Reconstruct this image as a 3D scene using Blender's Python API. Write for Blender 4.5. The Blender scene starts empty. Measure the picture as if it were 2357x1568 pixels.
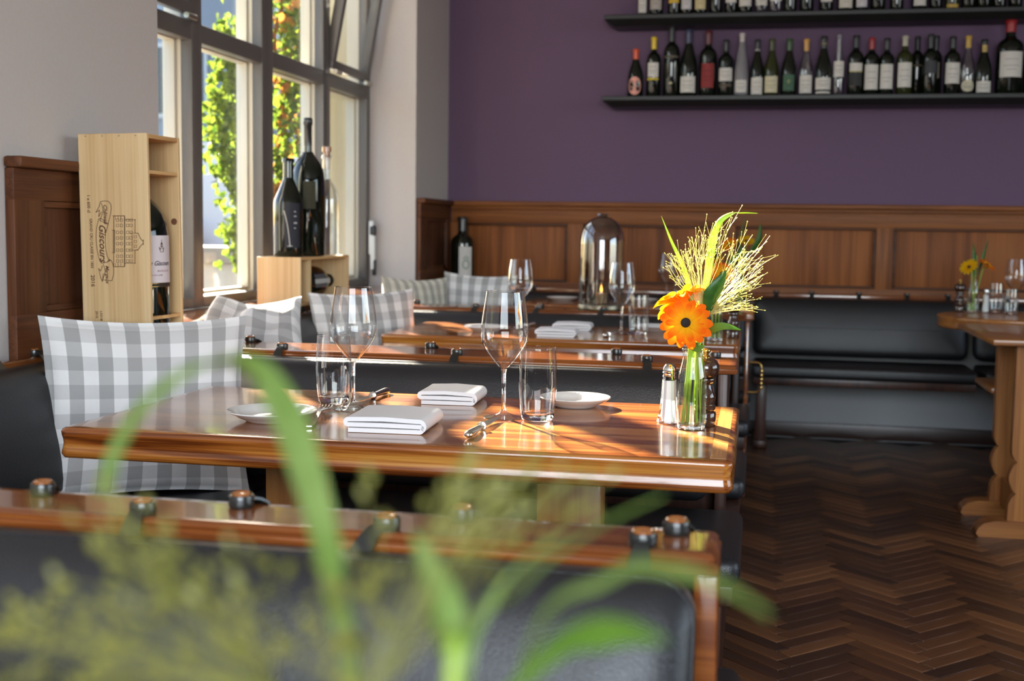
import bpy, bmesh, math, random
from mathutils import Vector, Matrix, noise
random.seed(7)
sc = bpy.context.scene
COL = sc.collection
PI = math.pi

# ------------------------------------------------------------------ camera
FPX, CX, CY = 2815.08, 1178.5, 784.0
EYE = Vector((0, 0, 1.13))
yaw, pit, rol = [math.radians(a) for a in (-11.3246, -5.1977, 0.7923)]
_f = Vector((math.sin(yaw)*math.cos(pit), math.cos(yaw)*math.cos(pit), math.sin(pit)))
_r0 = Vector((math.cos(yaw), -math.sin(yaw), 0)); _u0 = _r0.cross(_f)
_r = _r0*math.cos(rol) + _u0*math.sin(rol)
_u = -_r0*math.sin(rol) + _u0*math.cos(rol)
cam = bpy.data.cameras.new('camera'); camo = bpy.data.objects.new('camera', cam); COL.objects.link(camo)
cam.sensor_width = 36.0; cam.lens = FPX/2357*36.0; cam.clip_start = .05; cam.clip_end = 300
camo.matrix_world = Matrix(((_r.x, _u.x, -_f.x, EYE.x), (_r.y, _u.y, -_f.y, EYE.y), (_r.z, _u.z, -_f.z, EYE.z), (0, 0, 0, 1)))
cam.dof.use_dof = True; cam.dof.focus_distance = 2.45; cam.dof.aperture_fstop = 4.7
sc.camera = camo
# measured points of the place: a sight line of the photograph met with a known plane
def ray(x, y): return _f + _r*((x-CX)/FPX) - _u*((y-CY)/FPX)
def atY(x, y, Y): d = ray(x, y); return EYE + d*(Y/d.y)
def atZ(x, y, Z): d = ray(x, y); return EYE + d*((Z-EYE.z)/d.z)
def atX(x, y, X): d = ray(x, y); return EYE + d*(X/d.x)

# ------------------------------------------------------------------ world, sun, daylight, exposure
SUN_EL, SUN_AZ = math.radians(23.4), math.radians(-54.4)      # azimuth of the direction the light travels
w = bpy.data.worlds.new('sky'); sc.world = w; w.use_nodes = True
nt = w.node_tree; bg = nt.nodes['Background']
sky = nt.nodes.new('ShaderNodeTexSky'); sky.sky_type = 'NISHITA'; sky.sun_disc = False
sky.sun_elevation = SUN_EL; sky.sun_rotation = math.radians(-35); sky.air_density = 1.0; sky.dust_density = 2.0
nt.links.new(sky.outputs[0], bg.inputs[0]); bg.inputs[1].default_value = .62
sl = bpy.data.lights.new('sun', 'SUN'); sl.energy = 58; sl.angle = math.radians(.8); sl.color = (1, .90, .74)
so = bpy.data.objects.new('sun', sl); COL.objects.link(so)
sd = Vector((math.cos(SUN_AZ)*math.cos(SUN_EL), math.sin(SUN_AZ)*math.cos(SUN_EL), -math.sin(SUN_EL)))
so.rotation_euler = sd.to_track_quat('-Z', 'Y').to_euler(); so.location = (-6, 10, 8)
def daylight(name, loc, rot, sx, sy, energy, col):
    l = bpy.data.lights.new(name, 'AREA'); l.shape = 'RECTANGLE'; l.size = sx; l.size_y = sy; l.energy = energy; l.color = col
    o = bpy.data.objects.new(name, l); COL.objects.link(o); o.location = loc; o.rotation_euler = rot
daylight('daylight_street_window', (.25, -1.86, 1.80), (PI/2, 0, 0), 2.85, 1.6, 118, (.90, .95, 1))
daylight('daylight_side_window', (5.05, 2.2, 1.75), (PI/2, 0, PI/2), 4.4, 1.7, 36, (.92, .96, 1))
sc.view_settings.view_transform = 'Standard'; sc.view_settings.look = 'None'
sc.view_settings.exposure = 0.5; sc.view_settings.gamma = 1.0; sc.view_settings.use_curve_mapping = False
sc.cycles.use_denoising = True
sc.cycles.sample_clamp_indirect = 6.0
sc.cycles.max_bounces = 8; sc.cycles.transparent_max_bounces = 20
sc.cycles.use_adaptive_sampling = True; sc.cycles.adaptive_threshold = .02
sc.cycles.caustics_refractive = False; sc.cycles.caustics_reflective = False

# ------------------------------------------------------------------ materials
def new_mat(name):
    m = bpy.data.materials.new(name); m.use_nodes = True
    return m, m.node_tree, m.node_tree.nodes['Principled BSDF']
def pmat(name, col, rough=.5, metal=0, coat=0, bump=0, bscale=300, spec=.5, trans=0, sss=0, coatr=.05):
    m, n, p = new_mat(name)
    p.inputs['Base Color'].default_value = (*col, 1); p.inputs['Roughness'].default_value = rough
    p.inputs['Metallic'].default_value = metal; p.inputs['Coat Weight'].default_value = coat
    p.inputs['Coat Roughness'].default_value = coatr; p.inputs['Specular IOR Level'].default_value = spec
    p.inputs['Transmission Weight'].default_value = trans
    if bump:
        tc = n.nodes.new('ShaderNodeTexCoord'); t = n.nodes.new('ShaderNodeTexNoise'); t.inputs['Scale'].default_value = bscale
        t.inputs['Detail'].default_value = 3
        b = n.nodes.new('ShaderNodeBump'); b.inputs['Strength'].default_value = bump; b.inputs['Distance'].default_value = .002
        n.links.new(tc.outputs['Object'], t.inputs['Vector']); n.links.new(t.outputs['Fac'], b.inputs['Height'])
        n.links.new(b.outputs['Normal'], p.inputs['Normal'])
    return m
def wood(name, cols, axis=0, freq=13, fine=130, rough=.3, coat=.4, board=0, boardaxis=1, bump=.05, along=1.1, coatr=.08, spec=.5, lo=.36, hi=.66):
    """grain stretched along one axis of the object"""
    m, n, p = new_mat(name); L = n.links.new
    tc = n.nodes.new('ShaderNodeTexCoord')
    def noise_along(f, a, detail, dist=0):
        mp = n.nodes.new('ShaderNodeMapping'); s = [f, f, f]; s[axis] = a; mp.inputs['Scale'].default_value = s
        t = n.nodes.new('ShaderNodeTexNoise'); t.inputs['Scale'].default_value = 1; t.inputs['Detail'].default_value = detail
        t.inputs['Distortion'].default_value = dist
        L(tc.outputs['Object'], mp.inputs['Vector']); L(mp.outputs['Vector'], t.inputs['Vector']); return t, mp
    t1, mp1 = noise_along(freq, along, 4, .8); t2, _ = noise_along(fine, along*5, 3)
    if board:
        sp = n.nodes.new('ShaderNodeSeparateXYZ'); L(tc.outputs['Object'], sp.inputs[0])
        d = n.nodes.new('ShaderNodeMath'); d.operation = 'DIVIDE'; d.inputs[1].default_value = board; L(sp.outputs[boardaxis], d.inputs[0])
        fl = n.nodes.new('ShaderNodeMath'); fl.operation = 'FLOOR'; L(d.outputs[0], fl.inputs[0])
        wn = n.nodes.new('ShaderNodeTexWhiteNoise'); wn.noise_dimensions = '1D'; L(fl.outputs[0], wn.inputs['W'])
        ad = n.nodes.new('ShaderNodeVectorMath'); ad.operation = 'MULTIPLY_ADD'; ad.inputs[1].default_value = (7, 7, 7)
        L(wn.outputs['Color'], ad.inputs[0]); L(tc.outputs['Object'], ad.inputs[2]); L(ad.outputs[0], mp1.inputs['Vector'])
    mx = n.nodes.new('ShaderNodeMath'); mx.operation = 'MULTIPLY_ADD'; mx.inputs[1].default_value = .35
    L(t2.outputs['Fac'], mx.inputs[0])
    sc2 = n.nodes.new('ShaderNodeMath'); sc2.operation = 'MULTIPLY'; sc2.inputs[1].default_value = .75
    L(t1.outputs['Fac'], sc2.inputs[0]); L(sc2.outputs[0], mx.inputs[2])
    rp = n.nodes.new('ShaderNodeValToRGB'); e = rp.color_ramp.elements
    while len(e) < len(cols): e.new(.5)
    for i, c in enumerate(cols): e[i].position = lo + (hi-lo)*i/(len(cols)-1); e[i].color = (*c, 1)
    L(mx.outputs[0], rp.inputs['Fac']); L(rp.outputs['Color'], p.inputs['Base Color'])
    p.inputs['Specular IOR Level'].default_value = spec
    p.inputs['Roughness'].default_value = rough; p.inputs['Coat Weight'].default_value = coat; p.inputs['Coat Roughness'].default_value = coatr
    if bump:
        b = n.nodes.new('ShaderNodeBump'); b.inputs['Strength'].default_value = bump; b.inputs['Distance'].default_value = .001
        L(mx.outputs[0], b.inputs['Height']); L(b.outputs['Normal'], p.inputs['Normal']); L(b.outputs['Normal'], p.inputs['Coat Normal'])
    return m
def thin_glass(name, tint=(1, 1, 1), refl=.08, rough=0.0, edge=.55):
    """a thin glass wall: light goes straight through, the surface mirrors more at grazing angles"""
    m, n, p = new_mat(name); n.nodes.remove(p); L = n.links.new
    out = n.nodes['Material Output']
    tr = n.nodes.new('ShaderNodeBsdfTransparent'); tr.inputs[0].default_value = (*tint, 1)
    gl = n.nodes.new('ShaderNodeBsdfGlossy'); gl.inputs['Roughness'].default_value = rough
    lw = n.nodes.new('ShaderNodeLayerWeight'); lw.inputs['Blend'].default_value = .33
    mr = n.nodes.new('ShaderNodeMapRange'); mr.inputs['To Min'].default_value = refl; mr.inputs['To Max'].default_value = edge
    mix = n.nodes.new('ShaderNodeMixShader')
    L(lw.outputs['Facing'], mr.inputs['Value']); L(mr.outputs[0], mix.inputs[0]); L(tr.outputs[0], mix.inputs[1]); L(gl.outputs[0], mix.inputs[2])
    L(mix.outputs[0], out.inputs[0]); return m
def leafmat(name, c1, c2, transl=.45, rough=.4):
    m, n, p = new_mat(name); L = n.links.new; out = n.nodes['Material Output']
    tc = n.nodes.new('ShaderNodeTexCoord'); t = n.nodes.new('ShaderNodeTexNoise'); t.inputs['Scale'].default_value = 30
    L(tc.outputs['Object'], t.inputs['Vector'])
    rp = n.nodes.new('ShaderNodeValToRGB'); rp.color_ramp.elements[0].color = (*c1, 1); rp.color_ramp.elements[1].color = (*c2, 1)
    rp.color_ramp.elements[0].position = .35; rp.color_ramp.elements[1].position = .65
    L(t.outputs['Fac'], rp.inputs['Fac']); L(rp.outputs['Color'], p.inputs['Base Color']); p.inputs['Roughness'].default_value = rough
    tl = n.nodes.new('ShaderNodeBsdfTranslucent'); L(rp.outputs['Color'], tl.inputs[0])
    mix = n.nodes.new('ShaderNodeMixShader'); mix.inputs[0].default_value = transl
    L(p.outputs[0], mix.inputs[1]); L(tl.outputs[0], mix.inputs[2]); L(mix.outputs[0], out.inputs[0]); return m
def gingham(name, period, vert=.58, hor=.78, white=(.74, .71, .69), vtint=(1, .97, .96)):
    m, n, p = new_mat(name); L = n.links.new
    uv = n.nodes.new('ShaderNodeUVMap'); sp = n.nodes.new('ShaderNodeSeparateXYZ'); L(uv.outputs[0], sp.inputs[0])
    def stripe(i, val):
        d = n.nodes.new('ShaderNodeMath'); d.operation = 'DIVIDE'; d.inputs[1].default_value = period; L(sp.outputs[i], d.inputs[0])
        f = n.nodes.new('ShaderNodeMath'); f.operation = 'FRACT'; L(d.outputs[0], f.inputs[0])
        c = n.nodes.new('ShaderNodeMath'); c.operation = 'GREATER_THAN'; c.inputs[1].default_value = .5; L(f.outputs[0], c.inputs[0])
        mr = n.nodes.new('ShaderNodeMapRange'); mr.inputs['To Min'].default_value = 1; mr.inputs['To Max'].default_value = val
        L(c.outputs[0], mr.inputs['Value']); return mr
    a, b = stripe(0, vert), stripe(1, hor)
    mu = n.nodes.new('ShaderNodeMath'); mu.operation = 'MULTIPLY'; L(a.outputs[0], mu.inputs[0]); L(b.outputs[0], mu.inputs[1])
    vm = n.nodes.new('ShaderNodeVectorMath'); vm.operation = 'SCALE'; vm.inputs[0].default_value = white; L(mu.outputs[0], vm.inputs['Scale'])
    L(vm.outputs[0], p.inputs['Base Color']); p.inputs['Roughness'].default_value = .9; p.inputs['Specular IOR Level'].default_value = .15
    p.inputs['Sheen Weight'].default_value = .15
    tc = n.nodes.new('ShaderNodeTexCoord'); t = n.nodes.new('ShaderNodeTexNoise'); t.inputs['Scale'].default_value = 16; t.inputs['Detail'].default_value = 4
    bp = n.nodes.new('ShaderNodeBump'); bp.inputs['Strength'].default_value = .35; bp.inputs['Distance'].default_value = .012
    L(tc.outputs['Object'], t.inputs['Vector']); L(t.outputs['Fac'], bp.inputs['Height']); L(bp.outputs['Normal'], p.inputs['Normal'])
    return m
def plaster(name, col, bump=.12, scale=90, var=.05):
    m, n, p = new_mat(name); L = n.links.new
    tc = n.nodes.new('ShaderNodeTexCoord'); t = n.nodes.new('ShaderNodeTexNoise'); t.inputs['Scale'].default_value = scale; t.inputs['Detail'].default_value = 4
    L(tc.outputs['Object'], t.inputs['Vector'])
    rp = n.nodes.new('ShaderNodeValToRGB'); rp.color_ramp.elements[0].color = (*[c*(1-var) for c in col], 1); rp.color_ramp.elements[1].color = (*[min(1, c*(1+var)) for c in col], 1)
    L(t.outputs['Fac'], rp.inputs['Fac']); L(rp.outputs['Color'], p.inputs['Base Color']); p.inputs['Roughness'].default_value = .75
    p.inputs['Specular IOR Level'].default_value = .25
    b = n.nodes.new('ShaderNodeBump'); b.inputs['Strength'].default_value = bump; b.inputs['Distance'].default_value = .003
    L(t.outputs['Fac'], b.inputs['Height']); L(b.outputs['Normal'], p.inputs['Normal']); return m

M = {}
M['table'] = wood('honey_table_wood', [(.10, .022, .004), (.24, .064, .010), (.38, .130, .021), (.52, .225, .042)], 0, 24, 260, .22, .6, board=.105, along=.9, lo=.43, hi=.69)
M['strip'] = wood('pale_table_lipping', [(.46, .20, .05), (.62, .31, .085)], 1, 20, 150, .22, .6)
M['leg'] = wood('table_leg_wood', [(.22, .075, .018), (.36, .15, .04)], 2, 14, 120, .35, .3)
M['bar'] = wood('red_brown_rail_wood', [(.070, .017, .005), (.15, .040, .009), (.24, .074, .016)], 0, 34, 260, .16, .5, along=.9, coatr=.05)
M['bary'] = wood('red_brown_rail_wood_y', [(.070, .017, .005), (.15, .040, .009), (.24, .074, .016)], 1, 34, 260, .16, .5, along=.9, coatr=.05)
M['darkwood'] = wood('dark_bench_wood', [(.018, .007, .005), (.045, .016, .009), (.07, .024, .012)], 2, 34, 240, .40, .08, spec=.4)
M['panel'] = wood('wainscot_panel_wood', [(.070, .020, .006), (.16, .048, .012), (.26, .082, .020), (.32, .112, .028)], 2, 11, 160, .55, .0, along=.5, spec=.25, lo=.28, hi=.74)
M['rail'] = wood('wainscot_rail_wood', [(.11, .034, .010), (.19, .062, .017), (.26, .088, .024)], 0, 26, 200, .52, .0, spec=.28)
M['rail_shade'] = wood('shaded_wainscot_rail_wood_y', [(.045, .014, .005), (.085, .027, .009), (.12, .039, .013)], 1, 26, 200, .52, .0, spec=.28)  # left wall copy of the rail wood, its shade put into the colour
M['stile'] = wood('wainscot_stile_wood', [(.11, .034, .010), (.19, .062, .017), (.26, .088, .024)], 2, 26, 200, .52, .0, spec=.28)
M['moulding'] = wood('shadow_line_moulding_wood', [(.035, .011, .004), (.065, .020, .006), (.095, .030, .009)], 0, 26, 200, .5, .0, spec=.3)  # dark tone paints the shadow lines around the panels
M['panel_shade'] = wood('shaded_window_wall_panel_wood', [(.030, .010, .004), (.065, .020, .007), (.10, .032, .011)], 2, 13, 160, .5, .0, along=.6, spec=.3)  # panel wood darkened to carry the shade on the window wall
M['stile_shade'] = wood('shaded_window_wall_stile_wood', [(.045, .014, .005), (.085, .027, .009), (.12, .039, .013)], 2, 26, 200, .5, .0, spec=.3)  # stile wood with the same painted shade
M['trestle'] = wood('trestle_wood', [(.20, .068, .015), (.31, .115, .026), (.40, .16, .038)], 2, 20, 200, .45, .05, spec=.35)
M['trestlex'] = wood('trestle_wood_x', [(.19, .062, .014), (.29, .105, .024), (.37, .145, .034)], 0, 22, 200, .33, .25)
M['crate'] = wood('pine_crate_wood', [(.50, .30, .13), (.62, .41, .20), (.70, .50, .27)], 2, 17, 200, .55, .0, along=.5, bump=.08)
M['cratey'] = wood('pine_crate_wood_y', [(.50, .27, .10), (.63, .38, .16), (.71, .47, .22)], 1, 17, 200, .55, .0, along=.5, bump=.08)
M['knot'] = pmat('pine_knot', (.14, .05, .02), .5)
M['ink'] = pmat('branded_brown_ink', (.11, .045, .018), .7)
M['plank'] = [wood('parquet_oak_%d' % i, c, 0, 40, 300, .38, .06, along=2.5) for i, c in enumerate((
    [(.022, .009, .005), (.050, .019, .008)], [(.040, .016, .007), (.090, .034, .013)], [(.070, .027, .010), (.150, .058, .020)],
    [(.105, .042, .015), (.215, .088, .030)], [(.030, .012, .006), (.070, .027, .011)]))]
M['subfloor'] = pmat('parquet_joint', (.008, .005, .004), .6)
M['leather'] = pmat('black_leather', (.013, .013, .0145), .34, coat=.0, bump=.4, bscale=420, spec=.55)
M['strap'] = pmat('black_strap_leather', (.014, .015, .014), .28, coat=.3, bump=.3, bscale=200)
M['stitch'] = pmat('grey_stitching', (.10, .10, .10), .6)
M['peg'] = pmat('wooden_peg', (.30, .10, .025), .15, coat=.8)
M['wall'] = plaster('lilac_grey_plaster', (.53, .483, .462))
M['purple'] = plaster('purple_plaster', (.135, .082, .140), .18, 70)
M['underwall'] = plaster('grey_plaster', (.36, .36, .36))
M['ceil'] = plaster('white_plaster', (.58, .56, .53))
M['skirt'] = pmat('dark_skirting', (.035, .016, .010), .35)
M['frame'] = pmat('window_paint', (.12, .108, .10), .38, bump=.05, bscale=60)
M['cream'] = pmat('cream_window_paint', (.66, .61, .50), .4)
M['metal'] = pmat('brushed_steel', (.55, .52, .46), .35, 1)
M['black'] = pmat('black_plastic', (.012, .012, .013), .35)
M['whitep'] = pmat('white_enamel', (.72, .72, .70), .3)
M['pane'] = thin_glass('window_pane', (.97, .98, .98), .02, 0, .25)
M['glass'] = thin_glass('drinking_glass', (.985, .988, .985), .042, .015, .90)
M['vaseglass'] = thin_glass('vase_glass', (.97, .985, .95), .04, .015, .6)
M['solidglass'] = pmat('solid_glass', (1, 1, 1), .02, trans=1, spec=.5)
M['smoke'] = thin_glass('smoked_dome_glass', (.60, .54, .45), .13, .03, .60)
M['bgreen'] = pmat('black_green_bottle_glass', (.005, .007, .0035), .05, coat=.25, spec=.5)
M['bolive'] = pmat('olive_bottle_glass', (.026, .030, .007), .05, coat=.25, spec=.5)
M['bclear'] = thin_glass('clear_bottle_glass', (.86, .87, .86), .10, .02, .7)
M['bfrost'] = pmat('frosted_grey_glass', (.20, .185, .20), .35, spec=.4)
M['silver'] = pmat('polished_cutlery', (.72, .69, .64), .16, 1)
M['chrome'] = pmat('chrome', (.8, .79, .77), .08, 1)
M['brass'] = pmat('brass', (.62, .40, .13), .22, 1)
M['china'] = pmat('white_china', (.72, .69, .66), .10, coat=.6)
M['napkin'] = pmat('white_napkin_cloth', (.78, .76, .76), .9, bump=.12, bscale=900, spec=.1)
M['salt'] = pmat('salt_grains', (.80, .79, .78), .9)
M['mill'] = wood('dark_walnut_mill', [(.018, .007, .004), (.040, .016, .008), (.065, .025, .011)], 2, 20, 150, .18, .8)
M['water'] = thin_glass('vase_water', (.93, .96, .88), .03, 0, .2)
M['stem'] = leafmat('green_stem', (.24, .38, .05), (.40, .52, .09), .35)
M['leafd'] = leafmat('deep_green_leaf', (.035, .12, .018), (.08, .20, .03), .35)
M['leafm'] = leafmat('mid_green_leaf', (.12, .25, .03), (.20, .36, .05), .45)
M['blade'] = leafmat('yellow_green_blade', (.33, .46, .06), (.48, .58, .11), .5)
M['fblade'] = leafmat('broad_green_blade', (.12, .20, .035), (.21, .30, .085), .3, .35)
M['panicle'] = leafmat('straw_green_panicle', (.70, .68, .28), (.80, .77, .42), .5)
M['fpanicle'] = leafmat('olive_panicle', (.20, .20, .035), (.30, .29, .07), .4)
def petalmat(name, tip, base):
    m, n, p = new_mat(name); L = n.links.new; out = n.nodes['Material Output']
    uv = n.nodes.new('ShaderNodeUVMap'); sp = n.nodes.new('ShaderNodeSeparateXYZ'); L(uv.outputs[0], sp.inputs[0])
    rp = n.nodes.new('ShaderNodeValToRGB'); rp.color_ramp.elements[0].color = (*base, 1); rp.color_ramp.elements[1].color = (*tip, 1)
    rp.color_ramp.elements[0].position = .34; rp.color_ramp.elements[1].position = .82
    L(sp.outputs[0], rp.inputs['Fac']); L(rp.outputs['Color'], p.inputs['Base Color']); p.inputs['Roughness'].default_value = .8; p.inputs['Specular IOR Level'].default_value = .1
    tl = n.nodes.new('ShaderNodeBsdfTranslucent'); L(rp.outputs['Color'], tl.inputs[0])
    mix = n.nodes.new('ShaderNodeMixShader'); mix.inputs[0].default_value = .35
    L(p.outputs[0], mix.inputs[1]); L(tl.outputs[0], mix.inputs[2]); L(mix.outputs[0], out.inputs[0]); return m
M['orange'] = petalmat('orange_petal', (.86, .15, .005), (.90, .44, .01))
M['amber'] = petalmat('amber_petal', (.88, .43, .008), (.84, .30, .006))
M['yellow'] = petalmat('yellow_petal', (.82, .48, .008), (.80, .40, .006))
M['eye'] = pmat('flower_eye', (.012, .006, .004), .8, bump=.5, bscale=900)
M['gingham'] = gingham('grey_white_gingham', .072)
M['gingham2'] = gingham('grey_cream_stripe', .052, .62, .90, (.74, .70, .60))
M['candle'] = pmat('ivory_candle', (.80, .70, .55), .5)
def emis(name, col, s):
    m, n, p = new_mat(name); p.inputs['Emission Color'].default_value = (*col, 1); p.inputs['Emission Strength'].default_value = s; return m
M['flame'] = emis('candle_flame', (1, .45, .08), 8)
M['pewter'] = pmat('aged_pewter', (.20, .17, .12), .35, .8)
M['paper'] = pmat('cream_paper', (.66, .62, .54), .75)
PAPER = {}
def paper(c):
    k = tuple(c)
    if k not in PAPER: PAPER[k] = pmat('paper_%02d' % len(PAPER), c, .6, spec=.3)
    return PAPER[k]

# ------------------------------------------------------------------ mesh helpers
class MB:
    def __init__(s): s.v = []; s.f = []; s.uv = None
    def add(s, vs, fs):
        o = len(s.v); s.v += [tuple(v) for v in vs]; s.f += [tuple(i+o for i in f) for f in fs]; return s
    def box(s, x0, x1, y0, y1, z0, z1):
        return s.add([(x0, y0, z0), (x1, y0, z0), (x1, y1, z0), (x0, y1, z0), (x0, y0, z1), (x1, y0, z1), (x1, y1, z1), (x0, y1, z1)],
                     [(0, 3, 2, 1), (4, 5, 6, 7), (0, 1, 5, 4), (1, 2, 6, 5), (2, 3, 7, 6), (3, 0, 4, 7)])
    def bbox(s, x0, x1, y0, y1, z0, z1, b=.004, seg=2):
        bm = bmesh.new(); bmesh.ops.create_cube(bm, size=1)
        for v in bm.verts: v.co = ((x0+x1)/2+v.co.x*(x1-x0), (y0+y1)/2+v.co.y*(y1-y0), (z0+z1)/2+v.co.z*(z1-z0))
        bmesh.ops.bevel(bm, geom=bm.edges[:], offset=b, segments=seg, profile=.5, affect='EDGES')
        bm.verts.index_update()
        s.add([v.co[:] for v in bm.verts], [[v.index for v in f.verts] for f in bm.faces]); bm.free(); return s
    def lathe(s, prof, n=24, c=(0, 0, 0), cap0=True, cap1=True):
        vs = []; fs = []
        for r, z in prof:
            for k in range(n): a = 2*PI*k/n; vs.append((c[0]+r*math.cos(a), c[1]+r*math.sin(a), c[2]+z))
        for i in range(len(prof)-1):
            for k in range(n): k2 = (k+1) % n; fs.append((i*n+k, i*n+k2, (i+1)*n+k2, (i+1)*n+k))
        if cap0: fs.append(tuple(range(n-1, -1, -1)))
        if cap1: fs.append(tuple((len(prof)-1)*n+k for k in range(n)))
        return s.add(vs, fs)
    def tube(s, path, rad, n=6, cap=True):
        P = [Vector(p) for p in path]; vs = []; fs = []; m = len(P)
        if not hasattr(rad, '__len__'): rad = [rad]*m
        prev = None
        for i, p in enumerate(P):
            t = (P[min(i+1, m-1)]-P[max(i-1, 0)]).normalized()
            if prev is None:
                a = Vector((0, 0, 1)) if abs(t.z) < .9 else Vector((1, 0, 0)); u = t.cross(a).normalized()
            else: u = (prev - t*prev.dot(t)).normalized()
            prev = u; w_ = t.cross(u)
            for k in range(n): a = 2*PI*k/n; vs.append(p+(u*math.cos(a)+w_*math.sin(a))*rad[i])
        for i in range(m-1):
            for k in range(n): k2 = (k+1) % n; fs.append((i*n+k, i*n+k2, (i+1)*n+k2, (i+1)*n+k))
        if cap: fs.append(tuple(range(n-1, -1, -1))); fs.append(tuple((m-1)*n+k for k in range(n)))
        return s.add(vs, fs)
    def skin(s, loops, cap=True):
        n = len(loops[0]); vs = [p for l in loops for p in l]; fs = []
        for i in range(len(loops)-1):
            for k in range(n): k2 = (k+1) % n; fs.append((i*n+k, i*n+k2, (i+1)*n+k2, (i+1)*n+k))
        if cap: fs.append(tuple(range(n-1, -1, -1))); fs.append(tuple((len(loops)-1)*n+k for k in range(n)))
        return s.add(vs, fs)
    def prism(s, poly, a, b, plane='xz'):
        def P(u, v, w_): return {'xz': (u, w_, v), 'yz': (w_, u, v), 'xy': (u, v, w_)}[plane]
        return s.skin([[P(u, v, a) for u, v in poly], [P(u, v, b) for u, v in poly]])
    def ribbon(s, path, wid, side, thick=.0008, cup=0):
        """leaf or strap: a bent strip with thickness; side = sideways direction(s)"""
        P = [Vector(p) for p in path]; m = len(P); vs = []; fs = []
        for i, p in enumerate(P):
            t = (P[min(i+1, m-1)]-P[max(i-1, 0)]).normalized()
            sv = Vector(side[i] if isinstance(side, list) else side); sv = (sv - t*sv.dot(t)).normalized(); nn = t.cross(sv)
            h = wid[i]/2
            for q, c in ((-1, 1), (0, 0), (1, 1)): vs.append(p+sv*(h*q)+nn*(cup*h*c+thick/2))
            for q, c in ((1, 1), (0, 0), (-1, 1)): vs.append(p+sv*(h*q)+nn*(cup*h*c-thick/2))
        for i in range(m-1):
            for k in range(6): k2 = (k+1) % 6; fs.append((i*6+k, i*6+k2, (i+1)*6+k2, (i+1)*6+k))
        fs.append((5, 4, 3, 2, 1, 0)); fs.append(tuple((m-1)*6+k for k in range(6)))
        return s.add(vs, fs)
    def xf(s, mat):
        s.v = [tuple(mat @ Vector(v)) for v in s.v]; return s
    def mesh(s, name, mat, angle=38, smooth=True):
        me = bpy.data.meshes.new(name); me.from_pydata(s.v, [], s.f); me.update()
        if s.uv:
            ul = me.uv_layers.new(name='UVMap')
            for l in me.loops: ul.data[l.index].uv = s.uv[l.vertex_index]
        bm = bmesh.new(); bm.from_mesh(me); bmesh.ops.recalc_face_normals(bm, faces=bm.faces[:]); bm.to_mesh(me); bm.free()
        if smooth:
            for p in me.polygons: p.use_smooth = True
            me.set_sharp_from_angle(angle=math.radians(angle))
        me.materials.append(mat); return me

def link(name, data, parent=None):
    o = bpy.data.objects.new(name, data); COL.objects.link(o)
    if parent: o.parent = parent
    return o
def thing(name, label, cat, loc=(0, 0, 0), rz=0, group=None):
    o = bpy.data.objects.new(name, None); COL.objects.link(o); o.empty_display_size = .05
    o.location = loc; o.rotation_euler = (0, 0, rz); o['label'] = label; o['category'] = cat
    if group: o['group'] = group
    return o
def part(name, mb, mat, parent, angle=38, smooth=True, label=None, kind=None):
    o = link(name, mb.mesh(name, mat, angle, smooth), parent)
    if label: o['label'] = label
    if kind: o['kind'] = kind
    return o
def struct(name, mb, mat, label, cat, angle=38, smooth=False):
    o = link(name, mb.mesh(name, mat, angle, smooth)); o['kind'] = 'structure'; o['label'] = label; o['category'] = cat; return o
def copy_tree(o, parent=None):
    c = o.copy(); COL.objects.link(c); c.parent = parent
    for ch in list(o.children): copy_tree(ch, c)
    return c
def spline(pts, n=24):
    """smooth curve through points"""
    P = [Vector(p) for p in pts]; P = [2*P[0]-P[1]] + P + [2*P[-1]-P[-2]]; out = []; m = len(P)-3
    for i in range(n+1):
        t = m*i/n; k = min(int(t), m-1); t -= k; a, b, c, d = P[k:k+4]
        out.append(.5*((2*b)+(c-a)*t+(2*a-5*b+4*c-d)*t*t+(3*b-a-3*c+d)*t**3))
    return out
def rrect(x0, x1, y0, y1, r, n=4):
    pts = []
    for cx, cy, a0 in ((x1-r, y0+r, -PI/2), (x1-r, y1-r, 0), (x0+r, y1-r, PI/2), (x0+r, y0+r, PI)):
        for k in range(n+1): a = a0+PI/2*k/n; pts.append((cx+r*math.cos(a), cy+r*math.sin(a)))
    return pts
def profiled_slab(x0, x1, y0, y1, ztop, prof, r=.018):
    mb = MB(); mb.skin([[(px, py, ztop+dz) for px, py in rrect(x0+i, x1-i, y0+i, y1-i, max(r-i*.5, .004))] for i, dz in prof]); return mb
def text_mb(s, size, shear=0, depth=.0004, space=1.0):
    c = bpy.data.curves.new('lettering', 'FONT'); c.body = s; c.size = size; c.shear = shear; c.extrude = depth; c.offset = size*.018; c.resolution_u = 2; c.space_character = space
    o = bpy.data.objects.new('lettering', c); COL.objects.link(o); dg = bpy.context.evaluated_depsgraph_get()
    me = bpy.data.meshes.new_from_object(o.evaluated_get(dg)); mb = MB()
    mb.add([v.co[:] for v in me.vertices], [tuple(p.vertices) for p in me.polygons])
    bpy.data.objects.remove(o); bpy.data.curves.remove(c); bpy.data.meshes.remove(me); return mb
def stroke(mb, pts, wd, depth=.0005, closed=False):
    """flat line of given width in the local x-y plane"""
    P = [Vector((p[0], p[1])) for p in pts]
    if closed: P.append(P[0])
    for a, b in zip(P, P[1:]):
        d = b-a
        if d.length < 1e-7: continue
        d.normalize(); n = Vector((-d.y, d.x))*wd/2; a2 = a-d*wd*.3; b2 = b+d*wd*.3
        q = [a2+n, a2-n, b2-n, b2+n]
        mb.add([(p.x, p.y, 0) for p in q]+[(p.x, p.y, depth) for p in q], [(0, 3, 2, 1), (4, 5, 6, 7), (0, 1, 5, 4), (1, 2, 6, 5), (2, 3, 7, 6), (3, 0, 4, 7)])
    return mb

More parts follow.
